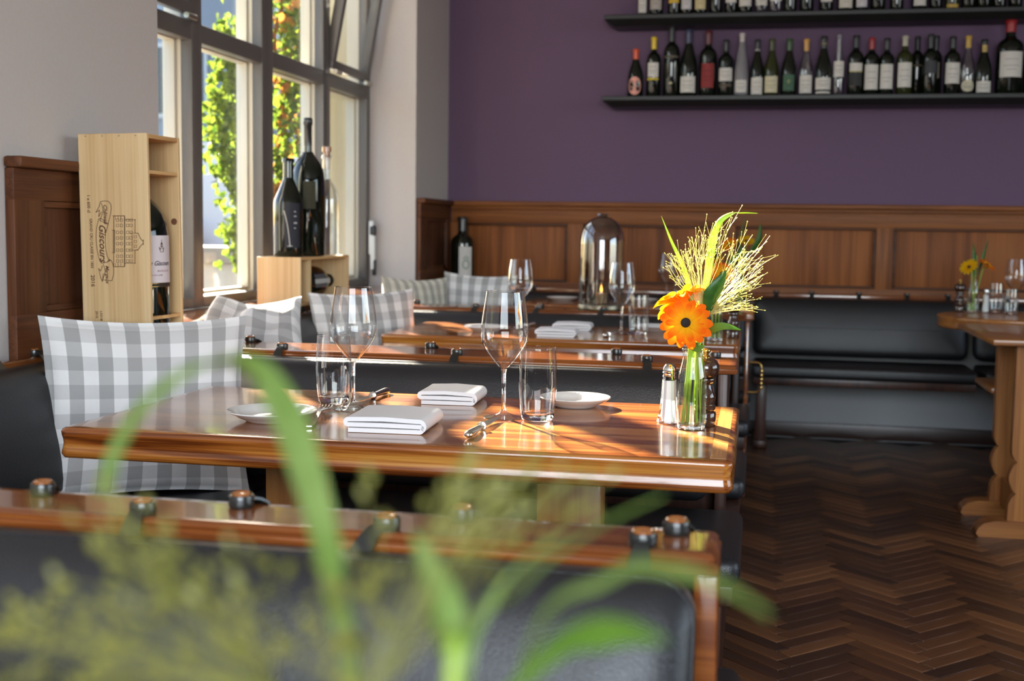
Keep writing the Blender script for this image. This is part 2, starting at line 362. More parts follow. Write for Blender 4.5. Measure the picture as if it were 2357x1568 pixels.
# ================================================================== the room
XL, XR, YB, YF, ZC = -1.79, 5.0, 6.97, -1.8, 3.0
WY0, WY1, WZ0, WZ1, WX = 3.454, 6.285, .80, 2.86, -2.03       # window opening, inner face of its frame
XO = -2.16
floor = struct('floor', MB().box(XO, XR, YF, YB, -.12, -.012), M['subfloor'], 'dark brown herringbone parquet floor of the dining room', 'floor')
struct('ceiling', MB().box(XO, XR+.1, YF-.1, YB+.1, ZC, ZC+.1), M['ceil'], 'white plaster ceiling above the dining room', 'ceiling')
wl = struct('wall_left', MB().box(XO, XL, YF, WY0, -.1, ZC).box(XO, XL, WY1, YB, -.1, ZC).box(XO, XL, WY0, WY1, -.1, WZ0).box(XO, XL, WY0, WY1, WZ1, ZC),
            M['wall'], 'pale lilac grey plaster wall around the big window', 'wall')
wb = struct('wall_back', MB().box(XO, XR+.1, YB, YB+.1, .78, ZC), M['purple'], 'purple painted wall behind the bottle shelves', 'wall')
part('lower_wall', MB().box(XO, XR+.1, YB, YB+.1, -.1, .78), M['underwall'], wb, smooth=False, label='grey plaster under the wall bench')
OP = (-1.20, 1.70, .98, 2.62)
struct('wall_front', MB().box(XO, OP[0], YF-.1, YF, -.1, ZC).box(OP[1], XR+.1, YF-.1, YF, -.1, ZC).box(OP[0], OP[1], YF-.1, YF, -.1, OP[2]).box(OP[0], OP[1], YF-.1, YF, OP[3], ZC),
       M['purple'], 'purple street wall with a wide window opening', 'wall')
struct('wall_right', MB().box(XR, XR+.1, YF, 0, -.1, ZC).box(XR, XR+.1, 4.4, YB, -.1, ZC).box(XR, XR+.1, 0, 4.4, -.1, .95).box(XR, XR+.1, 0, 4.4, 2.6, ZC),
       M['purple'], 'purple side wall with a wide window opening', 'wall')
struct('baseboard_back', MB().bbox(XL, XR, YB-.02, YB-.0005, -.005, .078, .004), M['skirt'], 'dark brown skirting board below the grey wall', 'skirting', smooth=True)

# ---- parquet: herringbone, boards .26 x .052
PLK, PW = .26, .052
def plank_mesh(i):
    return MB().bbox(-PLK/2+.001, PLK/2-.001, -PW/2+.0016, PW/2-.0016, -.012, 0, .0016, 1).mesh('plank', M['plank'][i])
pm = [plank_mesh(i) for i in range(5)]
cand = []
c45 = math.sqrt(.5); colw = PLK*c45; step = PW/c45
for ci in range(-12, 27):
    cx = .1 + colw*(ci+.5)
    up = ci % 2 == 0
    for k in range(-30, 125):
        cy = k*step + (0 if up else .0)
        a = PI/4 if up else -PI/4
        # herringbone offset: each second column is shifted by half a board width
        cyy = cy + (0 if up else PW*c45)
        if XL < cx < XR and YF < cyy < YB-.1: cand.append((cx, cyy, a))
def seen(c):
    x, y = c[0], c[1]; d = Vector((x, y, 0))-EYE; z = d.dot(_f)
    if z < .2: return None
    px, py = CX+FPX*d.dot(_r)/z, CY-FPX*d.dot(_u)/z
    return (px, py)
vis = []; rest = []
for c in cand:
    q = seen(c)
    if q and 1690 < q[0] < 2400 and 980 < q[1] < 1620 and c[0] > -.02: vis.append((c, q))
    elif c[0] > -1.3 and c[1] > .2: rest.append(c)
    elif c[0] > -1.3: rest.append(c)
vis.sort(key=lambda t: -t[1][1])
tonesrc = random.Random(3)
for n_, (c, q) in enumerate(vis):
    if n_ < 300:
        o = link('plank', pm[tonesrc.choice((0, 1, 1, 2, 2, 3, 4))], floor); o.location = (c[0], c[1], tonesrc.uniform(-.0006, .0002)); o.rotation_euler = (0, 0, c[2])
    else: rest.append(c)
mbr = [MB() for _ in range(3)]
for c in rest:
    m4 = Matrix.Translation((c[0], c[1], 0)) @ Matrix.Rotation(c[2], 4, 'Z')
    b = MB().box(-PLK/2+.001, PLK/2-.001, -PW/2+.0016, PW/2-.0016, -.012, 0).xf(m4); t = mbr[tonesrc.randrange(3)]; t.add(b.v, b.f)
for i, b in enumerate(mbr): part('parquet', b, M['plank'][(0, 1, 2)[i]], floor, smooth=False, kind='stuff')

# ---- wainscot on the back wall (children of wall_back) and on the left wall
YP = YB-.032
def wain_back(x0, x1):
    part('cap_rail', MB().bbox(x0, x1, YP-.028, YB-.001, 1.262, 1.29, .008, 3).bbox(x0, x1, YP-.014, YB-.001, 1.243, 1.263, .006, 2), M['rail'], wb)
    part('top_rail', MB().bbox(x0, x1, YP, YB-.001, 1.165, 1.244, .002), M['rail'], wb)
    part('bottom_rail', MB().bbox(x0, x1, YP, YB-.001, .745, .83, .002), M['rail'], wb)
wain_back(XL+.03, XR-.01)
stiles = [-1.72, -1.03, -.177, .67, 1.528, 2.386, 3.244, 4.1]
for i, sx in enumerate(stiles):
    part('stile', MB().bbox(sx-.045, sx+.045, YP+.0005, YB-.001, .829, 1.166, .002), M['stile'], wb)
    if i+1 < len(stiles):
        a, b = sx+.045, stiles[i+1]-.045
        part('panel', MB().bbox(a-.002, b+.002, YP+.022, YB-.001, .828, 1.167, .001), M['panel'], wb)
        mo = MB()
        for (x0, x1, z0, z1) in ((a, b, 1.150, 1.166), (a, b, .829, .845), (a, a+.016, .845, 1.150), (b-.016, b, .845, 1.150)):
            mo.bbox(x0, x1, YP+.004, YP+.024, z0, z1, .004, 2)
        part('moulding', mo, M['moulding'], wb)
def wain_left(y0, y1, py0, py1, endcap=False):
    X1 = XL+.026
    part('cap_rail', MB().bbox(XL+.001, X1+.026, y0-.006, y1, 1.262, 1.29, .007, 2), M['rail_shade'], wl)
    part('top_rail', MB().bbox(XL+.001, X1, y0, y1, 1.185, 1.262, .002), M['rail_shade'], wl)
    part('bottom_rail', MB().bbox(XL+.001, X1, y0, y1, .70, .905, .002), M['rail_shade'], wl)
    part('stile', MB().bbox(XL+.001, X1, y0, py0, .904, 1.186, .002), M['stile_shade'], wl)
    part('stile', MB().bbox(XL+.001, X1, py1, y1, .904, 1.186, .002), M['stile_shade'], wl)
    part('panel', MB().bbox(XL+.001, X1-.014, py0-.002, py1+.002, .903, 1.187, .001), M['panel_shade'], wl)
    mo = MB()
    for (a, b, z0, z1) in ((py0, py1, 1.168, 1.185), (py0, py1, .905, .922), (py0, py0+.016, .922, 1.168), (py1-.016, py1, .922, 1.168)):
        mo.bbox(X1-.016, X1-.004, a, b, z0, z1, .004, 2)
    part('moulding', mo, M['rail_shade'], wl)
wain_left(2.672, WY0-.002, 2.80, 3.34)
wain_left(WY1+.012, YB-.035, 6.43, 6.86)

# ---- window
fr = MB()
MUL = [(WY0+.001, 3.53), (4.20, 4.285), (4.845, 4.965), (5.575, 5.67), (6.225, WY1-.001)]
fo = MB()
for a, b in MUL: fr.bbox(WX-.058, WX-.012, a, b, WZ0+.02, WZ1-.001, .006, 2); fo.bbox(XO+.005, WX-.0575, a+.004, b-.004, WZ0+.02, WZ1-.002, .004, 2)
fo.bbox(XO+.005, WX-.0575, WY0+.001, WY1-.001, WZ0+.02, .858, .004).bbox(XO+.005, WX-.0575, WY0+.001, WY1-.001, 1.819, 1.861, .004).bbox(XO+.005, WX-.0575, WY0+.001, WY1-.001, WZ1-.055, WZ1-.002, .004)
fr.bbox(WX-.058, WX-.016, WY0+.001, WY1-.001, WZ0+.02, .862, .005).bbox(WX-.058, WX-.02, WY0+.001, WY1-.001, WZ1-.06, WZ1-.001, .005)
fr.bbox(WX-.058, WX-.014, WY0+.001, WY1-.001, 1.800, 1.868, .005)
win = struct('window_1', fr, M['frame'], 'tall pale painted window of eight panes with two tilted top lights', 'window', smooth=True)
part('outer_frame', fo, M['cream'], win, label='cream painted outer frame')
part('window_sill', MB().bbox(WX-.02, XL+.012, WY0+.002, WY1-.002, WZ0-.02, WZ0+.02, .006, 2), M['bary'], win)
def sash(y0, y1, z0, z1, tilt=0):
    """a sash with its pane; built about its lower edge so a top light can lean into the room"""
    t = .042 if tilt else .014; mb = MB(); H = z1-z0; bk = 0 if tilt else -.062
    for (a, b, c, d) in ((y0, y1, 0, t), (y0, y1, H-t, H), (y0, y0+t, t-.002, H-t+.002), (y1-t, y1, t-.002, H-t+.002)):
        mb.bbox(-.048+bk, 0+bk, a, b, c, d, .004, 2)
    g = MB().box(-.030+bk, -.025+bk, y0+t-.004, y1-t+.004, t-.004, H-t+.004)
    m4 = Matrix.Translation((WX-.004 if tilt else WX-.012, 0, z0)) @ Matrix.Rotation(tilt, 4, 'Y')
    s_ = part('sash', mb.xf(m4), M['frame' if tilt else 'cream'], win); part('pane', g.xf(m4), M['pane'], s_, smooth=False)
    if tilt:
        for yy in (y0+.03, y1-.06):
            part('hinge', MB().lathe([(.011, 0), (.011, .075)], 12).xf(Matrix.Translation((WX+.008, yy-.02, z0-.012)) @ Matrix.Rotation(-PI/2, 4, 'X')), M['metal'], s_)
gaps = [(3.532, 4.198), (4.287, 4.843), (4.967, 5.573), (5.672, 6.223)]
for i, (a, b) in enumerate(gaps):
    sash(a, b, .863, 1.813)
    sash(a, b, 1.887 if i in (0, 3) else 1.867, 2.79 if i not in (0, 3) else 2.76, {0: math.radians(7), 3: math.radians(10.5)}.get(i, 0))
part('opener_lever', MB().bbox(WX-.004, WX+.022, 6.235, 6.26, .985, 1.165, .006).bbox(WX+.006, WX+.03, 6.236, 6.259, .905, 1.09, .006), M['whitep'], win, label='white window opener lever')
part('lever_grip', MB().bbox(WX, WX+.034, 6.233, 6.262, 1.085, 1.14, .01, 3).bbox(WX+.016, WX+.036, 6.236, 6.259, .875, .96, .008, 3), M['black'], win, label='black lever grip')

# ---- outside: pavement, cream pier, planter, houses across the street, van, car, ivy
M['stucco'] = plaster('cream_stucco', (.52, .48, .38))
M['paving'] = plaster('grey_paving', (.14, .14, .14), .3, 8)
M['houseblue'] = plaster('pale_blue_render', (.26, .30, .35))
M['housegrey'] = plaster('warm_grey_render', (.24, .23, .22))
M['winglass'] = pmat('dark_window_glass', (.05, .065, .08), .1)
M['van'] = pmat('white_van_paint', (.55, .56, .58), .25, coat=.5)
M['carp'] = pmat('silver_car_paint', (.34, .35, .37), .25, coat=.5)
M['tyre'] = pmat('tyre', (.02, .02, .02), .8)
M['bark'] = wood('vine_bark', [(.12, .05, .02), (.30, .12, .04)], 2, 30, 120, .8, 0)
M['ivy'] = leafmat('ivy_leaf', (.035, .075, .008), (.19, .25, .022), .55)
struct('ground', MB().box(-40, XO-.01, -10, 60, -.2, -.1), M['paving'], 'grey street paving outside the window', 'paving')
struct('trim_1', MB().box(XO-.22, XO-.005, 6.42, 6.9, -.1, 3.4), M['stucco'], 'cream stucco pier outside beside the last window bay', 'pier')
pl = thing('planter_box', 'white planter box with grey ledge on the pavement outside', 'planter', (-3.35, 7.1, -.1))
part('box', MB().bbox(-.45, .5, -.2, .2, 0, 1.0, .01), pmat('planter_paint', (.42, .41, .38), .5), pl); part('ledge', MB().bbox(-.55, .6, -.26, .26, 1.0, 1.1, .01), M['housegrey'], pl)
def house(name, label, loc, wdt, dep, hgt, m, rows, cols):
    h = thing(name, label, 'building', loc)
    part('wall', MB().box(-wdt/2, wdt/2, 0, dep, 0, hgt), m, h, smooth=False)
    part('roof', MB().box(-wdt/2-.2, wdt/2+.2, -.25, dep+.2, hgt, hgt+.25), M['housegrey'], h, smooth=False)
    fm = MB().box(-.62, .62, -.06, .02, -.05, 1.55).mesh('window_frame', M['van'], smooth=False); gm = MB().box(-.54, -.04, -.08, -.05, .04, 1.46).box(.04, .54, -.08, -.05, .04, 1.46).mesh('pane', M['winglass'], smooth=False)
    for r_ in range(rows):
        for c_ in range(cols):
            o = link('window', fm, h); o.location = (-wdt/2+wdt*(c_+.5)/cols, 0, 1.0+r_*2.6); link('pane', gm, o)
house('town_house', 'pale blue town house across the street seen through the window', (-14.2, 25, -.1), 9, 5, 9, M['houseblue'], 3, 5)
house('town_house', 'warm grey town house across the street behind the ivy', (-6.1, 21, -.1), 5.6, 5, 8.5, M['housegrey'], 3, 3)
v = thing('delivery_van', 'white delivery van parked across the street behind the ivy', 'van', (-5.35, 11.6, -.1))
part('body', MB().prism([(-1.2, .35), (1.3, .35), (1.3, 2.0), (-.6, 2.0), (-1.0, 1.35), (-1.2, 1.2)], -.85, .85), M['van'], v, smooth=False)
part('windscreen', MB().prism([(-1.03, 1.37), (-.66, 1.92), (-.62, 1.9), (-.99, 1.34)], -.75, .75), M['winglass'], v, smooth=False)
part('side_window', MB().box(-.5, .2, -.862, -.84, 1.3, 1.8), M['winglass'], v, smooth=False)
for wx in (-.75, .85): part('wheel', MB().lathe([(.1, -.1), (.33, -.1), (.35, 0), (.33, .1), (.1, .1)], 16).xf(Matrix.Translation((wx, -.75, .34)) @ Matrix.Rotation(PI/2, 4, 'X')), M['tyre'], v)
v = thing('parked_car', 'silver car parked beside the white van outside', 'car', (-5.75, 9.9, -.1))
part('body', MB().prism([(-1.3, .3), (1.3, .3), (1.3, .8), (.85, .9), (.5, 1.3), (-.5, 1.3), (-.85, .9), (-1.3, .75)], -.7, .7), M['carp'], v)
part('side_window', MB().prism([(-.72, .93), (.72, .93), (.44, 1.24), (-.44, 1.24)], -.715, -.69), M['winglass'], v, smooth=False)
for wx in (-.8, .8): part('wheel', MB().lathe([(.1, -.1), (.28, -.1), (.3, 0), (.28, .1), (.1, .1)], 16).xf(Matrix.Translation((wx, -.62, .3)) @ Matrix.Rotation(PI/2, 4, 'X')), M['tyre'], v)
tr_ = thing('sun_blocking_tree', 'added unseen round-crowned tree keeping sun off the first window bay', 'tree', (-3.12, 5.32, -.1)); rt = random.Random(21)  # tree added out of view to block sun at the first bay
part('trunk', MB().tube([(0, 0, 0), (.02, 0, 1.2), (0, .02, 2.5), (.01, 0, 3.2)], [.05, .045, .04, .02], 8), M['bark'], tr_)
tc_ = MB()
def leaf5(mb, p, sz, nrm, up):
    n_ = nrm.normalized(); s_ = n_.cross(up).normalized(); u_ = s_.cross(n_)
    pts = [(0, -.45), (.35, -.5), (.55, -.05), (.28, .1), (0, .62), (-.28, .1), (-.55, -.05), (-.35, -.5)]
    vs = [p+(s_*a+u_*b+n_*(.12*abs(a)))*sz for a, b in pts]+[p-n_*.05*sz]
    mb.add(vs, [(i, (i+1) % 8, 8) for i in range(8)])
for k in range(1500):
    d_ = Vector((rt.gauss(0, 1), rt.gauss(0, 1), rt.gauss(0, 1))).normalized()*(rt.random()**.4)
    leaf5(tc_, Vector((d_.x*.24-.04, d_.y*.24, 3.10+d_.z*.80)), rt.uniform(.06, .10), Vector((rt.gauss(0, 1), rt.gauss(0, 1), rt.gauss(0, 1))), Vector((rt.gauss(0, .6), .1, -1)))
part('crown', tc_, M['ivy'], tr_, smooth=False, kind='stuff')
rnd = random.Random(11)
iv = thing('ivy_vine', 'yellow green ivy climbing outside the window panes', 'ivy', (-2.75, 6.2, -.1))
def leaf5(mb, p, sz, nrm, up):
    n_ = nrm.normalized(); s_ = n_.cross(up).normalized(); u_ = s_.cross(n_)
    pts = [(0, -.45), (.35, -.5), (.55, -.05), (.28, .1), (0, .62), (-.28, .1), (-.55, -.05), (-.35, -.5)]
    vs = [p+(s_*a+u_*b+n_*(.12*abs(a)))*sz for a, b in pts]+[p-n_*.05*sz]
    mb.add(vs, [(i, (i+1) % 8, 8) for i in range(8)])
def ivy_at(px, py, Y, jit): 
    p = atY(px, py, Y); return p - iv.location + Vector((rnd.gauss(0, jit), rnd.gauss(0, jit*1.4), rnd.gauss(0, jit)))
lv = MB(); st = MB(); lb = MB()
cl = [[(545, 90, 45), (540, 150, 50), (530, 230, 60), (520, 310, 60), (535, 390, 55), (555, 460, 40), (560, 530, 40), (570, 590, 28)],
      [(660, -60, 45), (660, 40, 42), (665, 120, 45), (665, 200, 45), (660, 290, 40), (650, 380, 30), (640, 450, 25)],
      [(500, 180, 25), (490, 260, 22), (500, 350, 20), (590, 300, 20), (590, 430, 25), (700, 240, 25), (690, 330, 20), (530, 545, 30), (515, 80, 14), (570, 60, 22), (690, 70, 20)]]
for ci, c in enumerate(cl):
    for (px, py, sp) in c:
        for k in range(int(sp*(2.1 if ci < 2 else 1.2))):
            q = ivy_at(px+rnd.gauss(0, sp*.48), py+rnd.gauss(0, 30), 6.15+rnd.uniform(-.18, .18), .01)
            leaf5(lb if (ci == 1 and rnd.random() < .22) else lv, q, rnd.uniform(.035, .06), Vector((rnd.gauss(.5, .6), rnd.gauss(-.6, .6), rnd.gauss(.2, .5))), Vector((rnd.gauss(0, .6), .1, -1)))
M['ivybrown'] = leafmat('rusty_ivy_leaf', (.30, .10, .02), (.42, .22, .04), .5)
part('foliage', lv, M['ivy'], iv, smooth=False, kind='stuff'); part('rusty_foliage', lb, M['ivybrown'], iv, smooth=False, kind='stuff')
for k, (a, b) in enumerate((((545, 40), (560, 700)), ((655, -60), (640, 700)), ((668, -60), (655, 700)), ((530, 250), (640, 500)))):
    A, B = atY(*a, 6.2), atY(*b, 6.2); pth = [A.lerp(B, i/10)+Vector((rnd.gauss(0, .03), rnd.gauss(0, .03), 0))-iv.location for i in range(11)]
    pth.append(Vector((pth[-1].x, pth[-1].y, 0))); part('vine_stem', MB().tube(spline(pth, 30), .012 if k in (1, 2) else .008, 6), M['bark'], iv)

# ================================================================== benches
ZB = .80        # top of the bench rails
def peg_and_strap(root, x, y, dirx, diry, drop, z=ZB, twist=0):
    """turned peg with a leather loop whose tail runs over the rail edge to the cushion"""
    part('peg', MB().lathe([(.0085, -.002), (.0085, .012), (.0112, .0145), (.0116, .0172), (.0105, .0180), (.0085, .0165), (.001, .0160)], 16, (x, y, z)), M['peg'], root)
    loop = MB().lathe([(.0088, .001), (.0142, .0005), (.0152, .003), (.0152, .0125), (.0142, .0150), (.0118, .0152), (.0108, .012)], 16, (x, y, z), False, False)
    d = Vector((dirx, diry, 0)); s = Vector((-diry, dirx, 0)); p = Vector((x, y, z))
    pts = spline([p+Vector((0, 0, .007))+d*.006, p+Vector((0, 0, .008))+d*(.5*drop), p+d*drop+s*twist*.5+Vector((0, 0, .001)), p+d*(drop+.022)+s*twist+Vector((0, 0, -.024))], 10)
    n = len(pts); wd = [.020-.004*math.sin(PI*i/(n-1))+.016*(max(0, i/(n-1)-.55)) for i in range(n)]
    loop.ribbon(pts, wd, s, .003); part('strap', loop, M['strap'], root)
def leather_pad(root, name, x0, x1, y0, y1, z0, z1, b=.024, seamside=None, facing=-1, TILT=math.tan(math.radians(13))):
    if name == 'back_pad':
        alongx = (x1-x0) > (y1-y0)
        d = (y1-y0) if alongx else (x1-x0); prof = [(.010, 0), (.002, .08), (0, .20), (.002, .42), (.008, .60), (.020, .76), (.045, .88), (.085, .96), (.130, .995), (.150, 1.0)]
        loops = []
        for ins, fr_ in prof:
            if alongx:
                fwd = name == 'back_pad' and facing < 0
                yy = (y1-d*fr_) if fwd else (y0+d*fr_)
                loops.append([(px, yy+facing*(z1-pz)*TILT*min(1, fr_*2.5), pz) for px, pz in rrect(x0+ins, x1-ins, z0+ins, z1-ins, max(.004, .042-ins*.24), 5)])
            else: loops.append([(x0+d*fr_+(z1-pz)*TILT*min(1, fr_*2.5), py, pz) for py, pz in rrect(y0+ins, y1-ins, z0+ins, z1-ins, max(.004, .042-ins*.24), 5)])
        o = part(name, MB().skin(loops), M['leather'], root, angle=60)
        if seamside is not None:
            yy = y1-d*.40; pts = [(px, yy-(z1-pz)*TILT, pz) for px, pz in rrect(x0+.004, x1-.004, z0+.004, z1-.004, .04, 5)]; pts.append(pts[0])
            part('piping', MB().tube(pts, .0032, 6, False), M['leather'], o)
        return o
    o = part(name, MB().bbox(x0, x1, y0, y1, z0, z1, b, 4), M['leather'], root, angle=60)
    if seamside is not None:
        yy = seamside; r = b*1.1
        pts = [(px, yy, pz) for px, pz in rrect(x0+.004, x1-.004, z0+.004, z1-.004, r)]; pts.append(pts[0])
        part('piping', MB().tube(pts, .0035, 6, False), M['leather'], o)
    return o
def double_bench(label, yf, yr, fd, rd, xend, front_pegs, rear_pegs, x0=-1.66, seat_x0=-1.25, rearseat=True):
    """rail on posts; a leather back and seat hang on each side"""
    cy = (yf+yr)/2
    b = thing('double_bench', label, 'bench', (0, 0, 0))
    loops = []
    for i, dz in ((.012, -.0235), (.002, -.022), (0, -.017), (.0005, -.011), (.004, -.009), (.003, -.004), (.007, 0), (.02, 0)):
        loops.append([(px, py, ZB+dz) for px, py in rrect(x0-.10+i, xend-i, yf+i, yr-i, .006, 2)])
    part('top_rail', MB().skin(loops), M['bar'], b, angle=50)
    pw = .026
    for px in (xend-.036 if yf > 2 else xend-.013, -.85, x0-.02):
        part('post', MB().bbox(px-pw/2, px+pw/2, yf+.012, yr-.012, 0, ZB-.023, .003), M['darkwood' if yf > 2 else 'bar'], b)
    part('back_board', MB().bbox(x0-.08, xend-.05, cy-.015, cy+.015, .30, ZB-.023, .003), M['darkwood'], b)
    cushx = xend-.020 if yf < 2 else xend-.055
    leather_pad(b, 'back_pad', x0, cushx, yf-.078, yf-.004, .475, ZB-.014, seamside=yf-.072, TILT=math.tan(math.radians(21 if yf < 2 else 13)))
    leather_pad(b, 'back_pad', x0, cushx, yr+.004, yr+.078, .475, ZB-.014, facing=1)
    leather_pad(b, 'seat_pad', seat_x0, xend+.025, yf-.08-fd, yf-.08, .395, .457, seamside=None)
    leather_pad(b, 'seat_pad', seat_x0, xend+.025, yr+.08, yr+.08+rd, .395, .457)
    part('seat_frame', MB().bbox(seat_x0, xend+.012, yf-.06-fd, yr+.06+rd, .35, .395, .005), M['darkwood'], b)
    for yy in (yf-.02-fd, yr+rd):
        part('leg', MB().bbox(xend-.055, xend-.012, yy-.02, yy+.03, 0, .351, .004), M['darkwood'], b)
        part('leg', MB().bbox(seat_x0+.03, seat_x0+.07, yy-.02, yy+.03, 0, .351, .004), M['darkwood'], b)
    part('foot_board', MB().bbox(xend-.05, xend-.018, yf-fd+.02, yr+rd-.02, 0, .05, .005), M['darkwood'], b)
    for (x, tw) in front_pegs: peg_and_strap(b, x, yf+.024, 0, -1, .024, twist=tw)
    for (x, tw) in rear_pegs: peg_and_strap(b, x, yr-.030, 0, 1, .030, twist=tw)
    return b
double_bench('black leather double bench nearest the camera under the varnished red brown rail', 1.24, 1.355, .48, .46, -.03,
             [(-.68, .004), (-.39, -.02), (-.11, 0)], [(-.845, .012), (-.587, -.02), (-.32, -.012), (-.079, -.015)], x0=-1.66)
double_bench('black leather double bench behind the sunlit table with glasses', 3.07, 3.28, .48, .48, -.042,
             [(-1.25, 0), (-.766, 0), (-.27, .006)], [(-1.41, -.02), (-.88, -.01), (-.365, .012), (-.104, 0)], x0=-1.66)
b3 = double_bench('black leather double bench carrying the smoked glass dome', 4.98, 5.19, .48, .45, -.04,
             [(-1.16, 0), (-.89, -.01), (-.62, -.01)], [(-1.46, .01), (-.91, .012)], x0=-1.66)
hb = MB(); A = (.012, 5.085); hp = spline([(-.028, A[1], .60), (.012, A[1], .598), (.024, A[1], .585), (.027, A[1], .55), (.024, A[1], .495), (.012, A[1], .478), (-.028, A[1], .476)], 26)
hb.tube(hp, .0045, 8)
for k in range(5): hb.lathe([(.002, -.007), (.0075, -.004), (.0085, 0), (.0075, .004), (.002, .007)], 10, (.0265, A[1], .565-k*.017))
part('end_board', MB().bbox(-.044, -.026, 4.985, 5.185, .06, ZB-.03, .003), M['bar'], b3); part('pull_handle', hb, M['brass'], b3, label='brass pull handle')

def wall_bench(label, y0, y1, pegs):
    b = thing('wall_bench', label, 'bench', (0, 0, 0))
    part('top_rail', MB().bbox(XL+.001 if y0 > 3 else XL+.028, -1.738, y0, y1, .766, ZB, .006, 2), M['bary'], b)
    leather_pad(b, 'back_pad', -1.738, -1.668, y0+.005, y1-.005, .475, ZB-.012)
    leather_pad(b, 'seat_pad', -1.665, -1.262, y0+.005, y1-.005, .395, .457)
    part('seat_frame', MB().bbox(-1.70, -1.275, y0+.005, y1-.005, .35, .395, .004), M['darkwood'], b)
    for yy in (y0+.08, y1-.08): part('leg', MB().bbox(-1.36, -1.31, yy-.025, yy+.025, 0, .351, .004), M['darkwood'], b)
    for yy in pegs: peg_and_strap(b, -1.762, yy, 1, 0, .026, twist=-.012)
wall_bench('black leather wall bench below the shaded wainscot beside the tall wine crate', 1.445, 2.985, (2.56, 2.74, 1.9))
wall_bench('black leather wall bench along the window sill beside the middle table', 3.37, 4.895, (4.30, 4.55, 3.7))
wall_bench('black leather wall bench in the far window booth', 5.28, 6.82, (5.6, 6.1))
def back_bench(label, x0, x1, legs, pegs):
    b = thing('wall_bench', label, 'bench', (0, 0, 0))
    part('top_rail', MB().bbox(x0, x1, 6.865, YP-.002, .768, ZB+.002, .006, 2), M['bar'], b)
    leather_pad(b, 'back_pad', x0+.004, x1-.004, 6.79, 6.864, .47, ZB-.02, .028, seamside=6.794)
    leather_pad(b, 'seat_pad', x0+.004, x1-.004, 6.40, 6.80, .385, .452, .022)
    part('seat_frame', MB().bbox(x0+.01, x1-.01, 6.43, 6.86, .345, .386, .004), M['darkwood'], b)
    for lx in legs:
        part('leg', MB().bbox(lx-.028, lx+.028, 6.52, 6.60, .02, .346, .005), M['darkwood'], b)
        part('foot', MB().bbox(lx-.036, lx+.036, 6.48, 6.85, 0, .045, .01), M['darkwood'], b)
    for px in pegs: peg_and_strap(b, px, 6.885, 0, -1, .02)
back_bench('long black leather bench under the wainscot panels by the bare floor', -.02, 1.10, (.035,), (.10, .29, .54, .79, 1.0))
back_bench('black leather bench in the corner behind the round-ended table', 1.125, 2.9, (1.5, 2.6), (1.3, 1.6, 1.9))
back_bench('black leather bench against the wainscot behind the farthest window table', -1.62, -.045, (-1.3, -.2), (-1.25, -.93, -.4))

# ================================================================== tables
TPROF = [(.014, -.058), (.004, -.0565), (0, -.050), (.0005, -.044), (.0025, -.036), (.0033, -.029), (.0025, -.022), (.0005, -.014), (0, -.008), (.002, -.0035), (.006, -.001), (.012, 0), (.03, 0)]
def table(label, x0, x1, y0, y1):
    cx, cy = (x0+x1)/2, (y0+y1)/2; t = thing('dining_table', label, 'table', (cx, cy, 0)); hx, hy = (x1-x0)/2, (y1-y0)/2
    part('table_top', profiled_slab(-hx, hx, -hy, hy, .75, TPROF), M['table'], t, angle=60)
    part('end_strip', MB().box(hx-.040, hx-.013, -hy+.016, hy-.016, .7495, .7503), M['strip'], t, smooth=False, label='paler end strip')
    for lx in (-.27, .30):
        part('leg', MB().bbox(lx-.065, lx+.065, -.03, .03, .06, .692, .006), M['leg'], t)
        part('foot', MB().bbox(lx-.045, lx+.045, -.26, .26, 0, .06, .012), M['leg'], t)
    part('stretcher', MB().bbox(-.21, .24, -.015, .015, .30, .39, .004), M['leg'], t)
    return t
T = [table('honey wood dining table at the very front holding the blurred bouquet', -1.27, -.03, .16, .84),
     table('sunlit honey wood dining table set with glasses plates and orange flowers', -1.272, -.030, 2.045, 2.70),
     table('honey wood dining table set in front of the dome lantern bench', -1.325, -.056, 4.195, 4.82),
     table('farthest honey wood dining table by the wainscot corner', -1.22, -.012, 6.20, 6.70)]
TZ = .7503

# trestle table and round-ended table by the bare floor
t = thing('trestle_table', 'plain square-cornered trestle table with scalloped plank legs', 'table', (0, 0, 0))
part('table_top', MB().bbox(.855, 2.3, 4.74, 5.56, .728, .752, .005), M['trestlex'], t)
def scallop(x0, x1):
    pts = [(x0, .728), (x0, .34)]
    pts += [(x0+.002, .315), (x0+.012, .293), (x0+.020, .287), (x0+.020, .283)]
    for k in range(0, 9): s = k/8; pts.append((x0+.012-.018*math.sin(PI*s), .278-.106*s))
    pts += [(x0+.020, .168), (x0+.020, .163), (x0+.006, .150), (x0-.004, .125), (x0-.006, .06)]
    mir = [(x1-(a-x0), z) for a, z in reversed(pts)]
    return pts+mir
for i, yy in enumerate((4.83, 5.19)):
    part('leg', MB().prism(scallop(.953, 1.30), yy-.022, yy+.022), M['trestle'], t)
    ft = [(.835, .012), (.842, .032), (.862, .052), (.90, .062), (1.36, .062), (1.40, .052), (1.42, .032), (1.425, .012), (1.42, 0), (.845, 0)]
    part('foot', MB().prism(ft, yy-.045, yy+.045), M['trestlex'], t, angle=60)
part('stretcher', MB().bbox(.985, 1.035, 4.85, 5.17, .05, .16, .004), M['trestle'], t)
part('shelf_board', MB().bbox(.942, 1.3, 5.215, 5.60, .492, .515, .005), M['trestlex'], t)
t = thing('round_ended_table', 'varnished table with rounded end carrying the small yellow bouquet', 'table', (0, 0, 0))
rl = []
def stadium(i):
    pts = []; r = .335-i; cx = 1.155; cy = 5.94
    for k in range(13): a = PI/2+PI*k/12; pts.append((cx+r*math.cos(a), cy+r*math.sin(a)))
    pts += [(2.3-i, cy-r), (2.3-i, cy+r)]; return pts
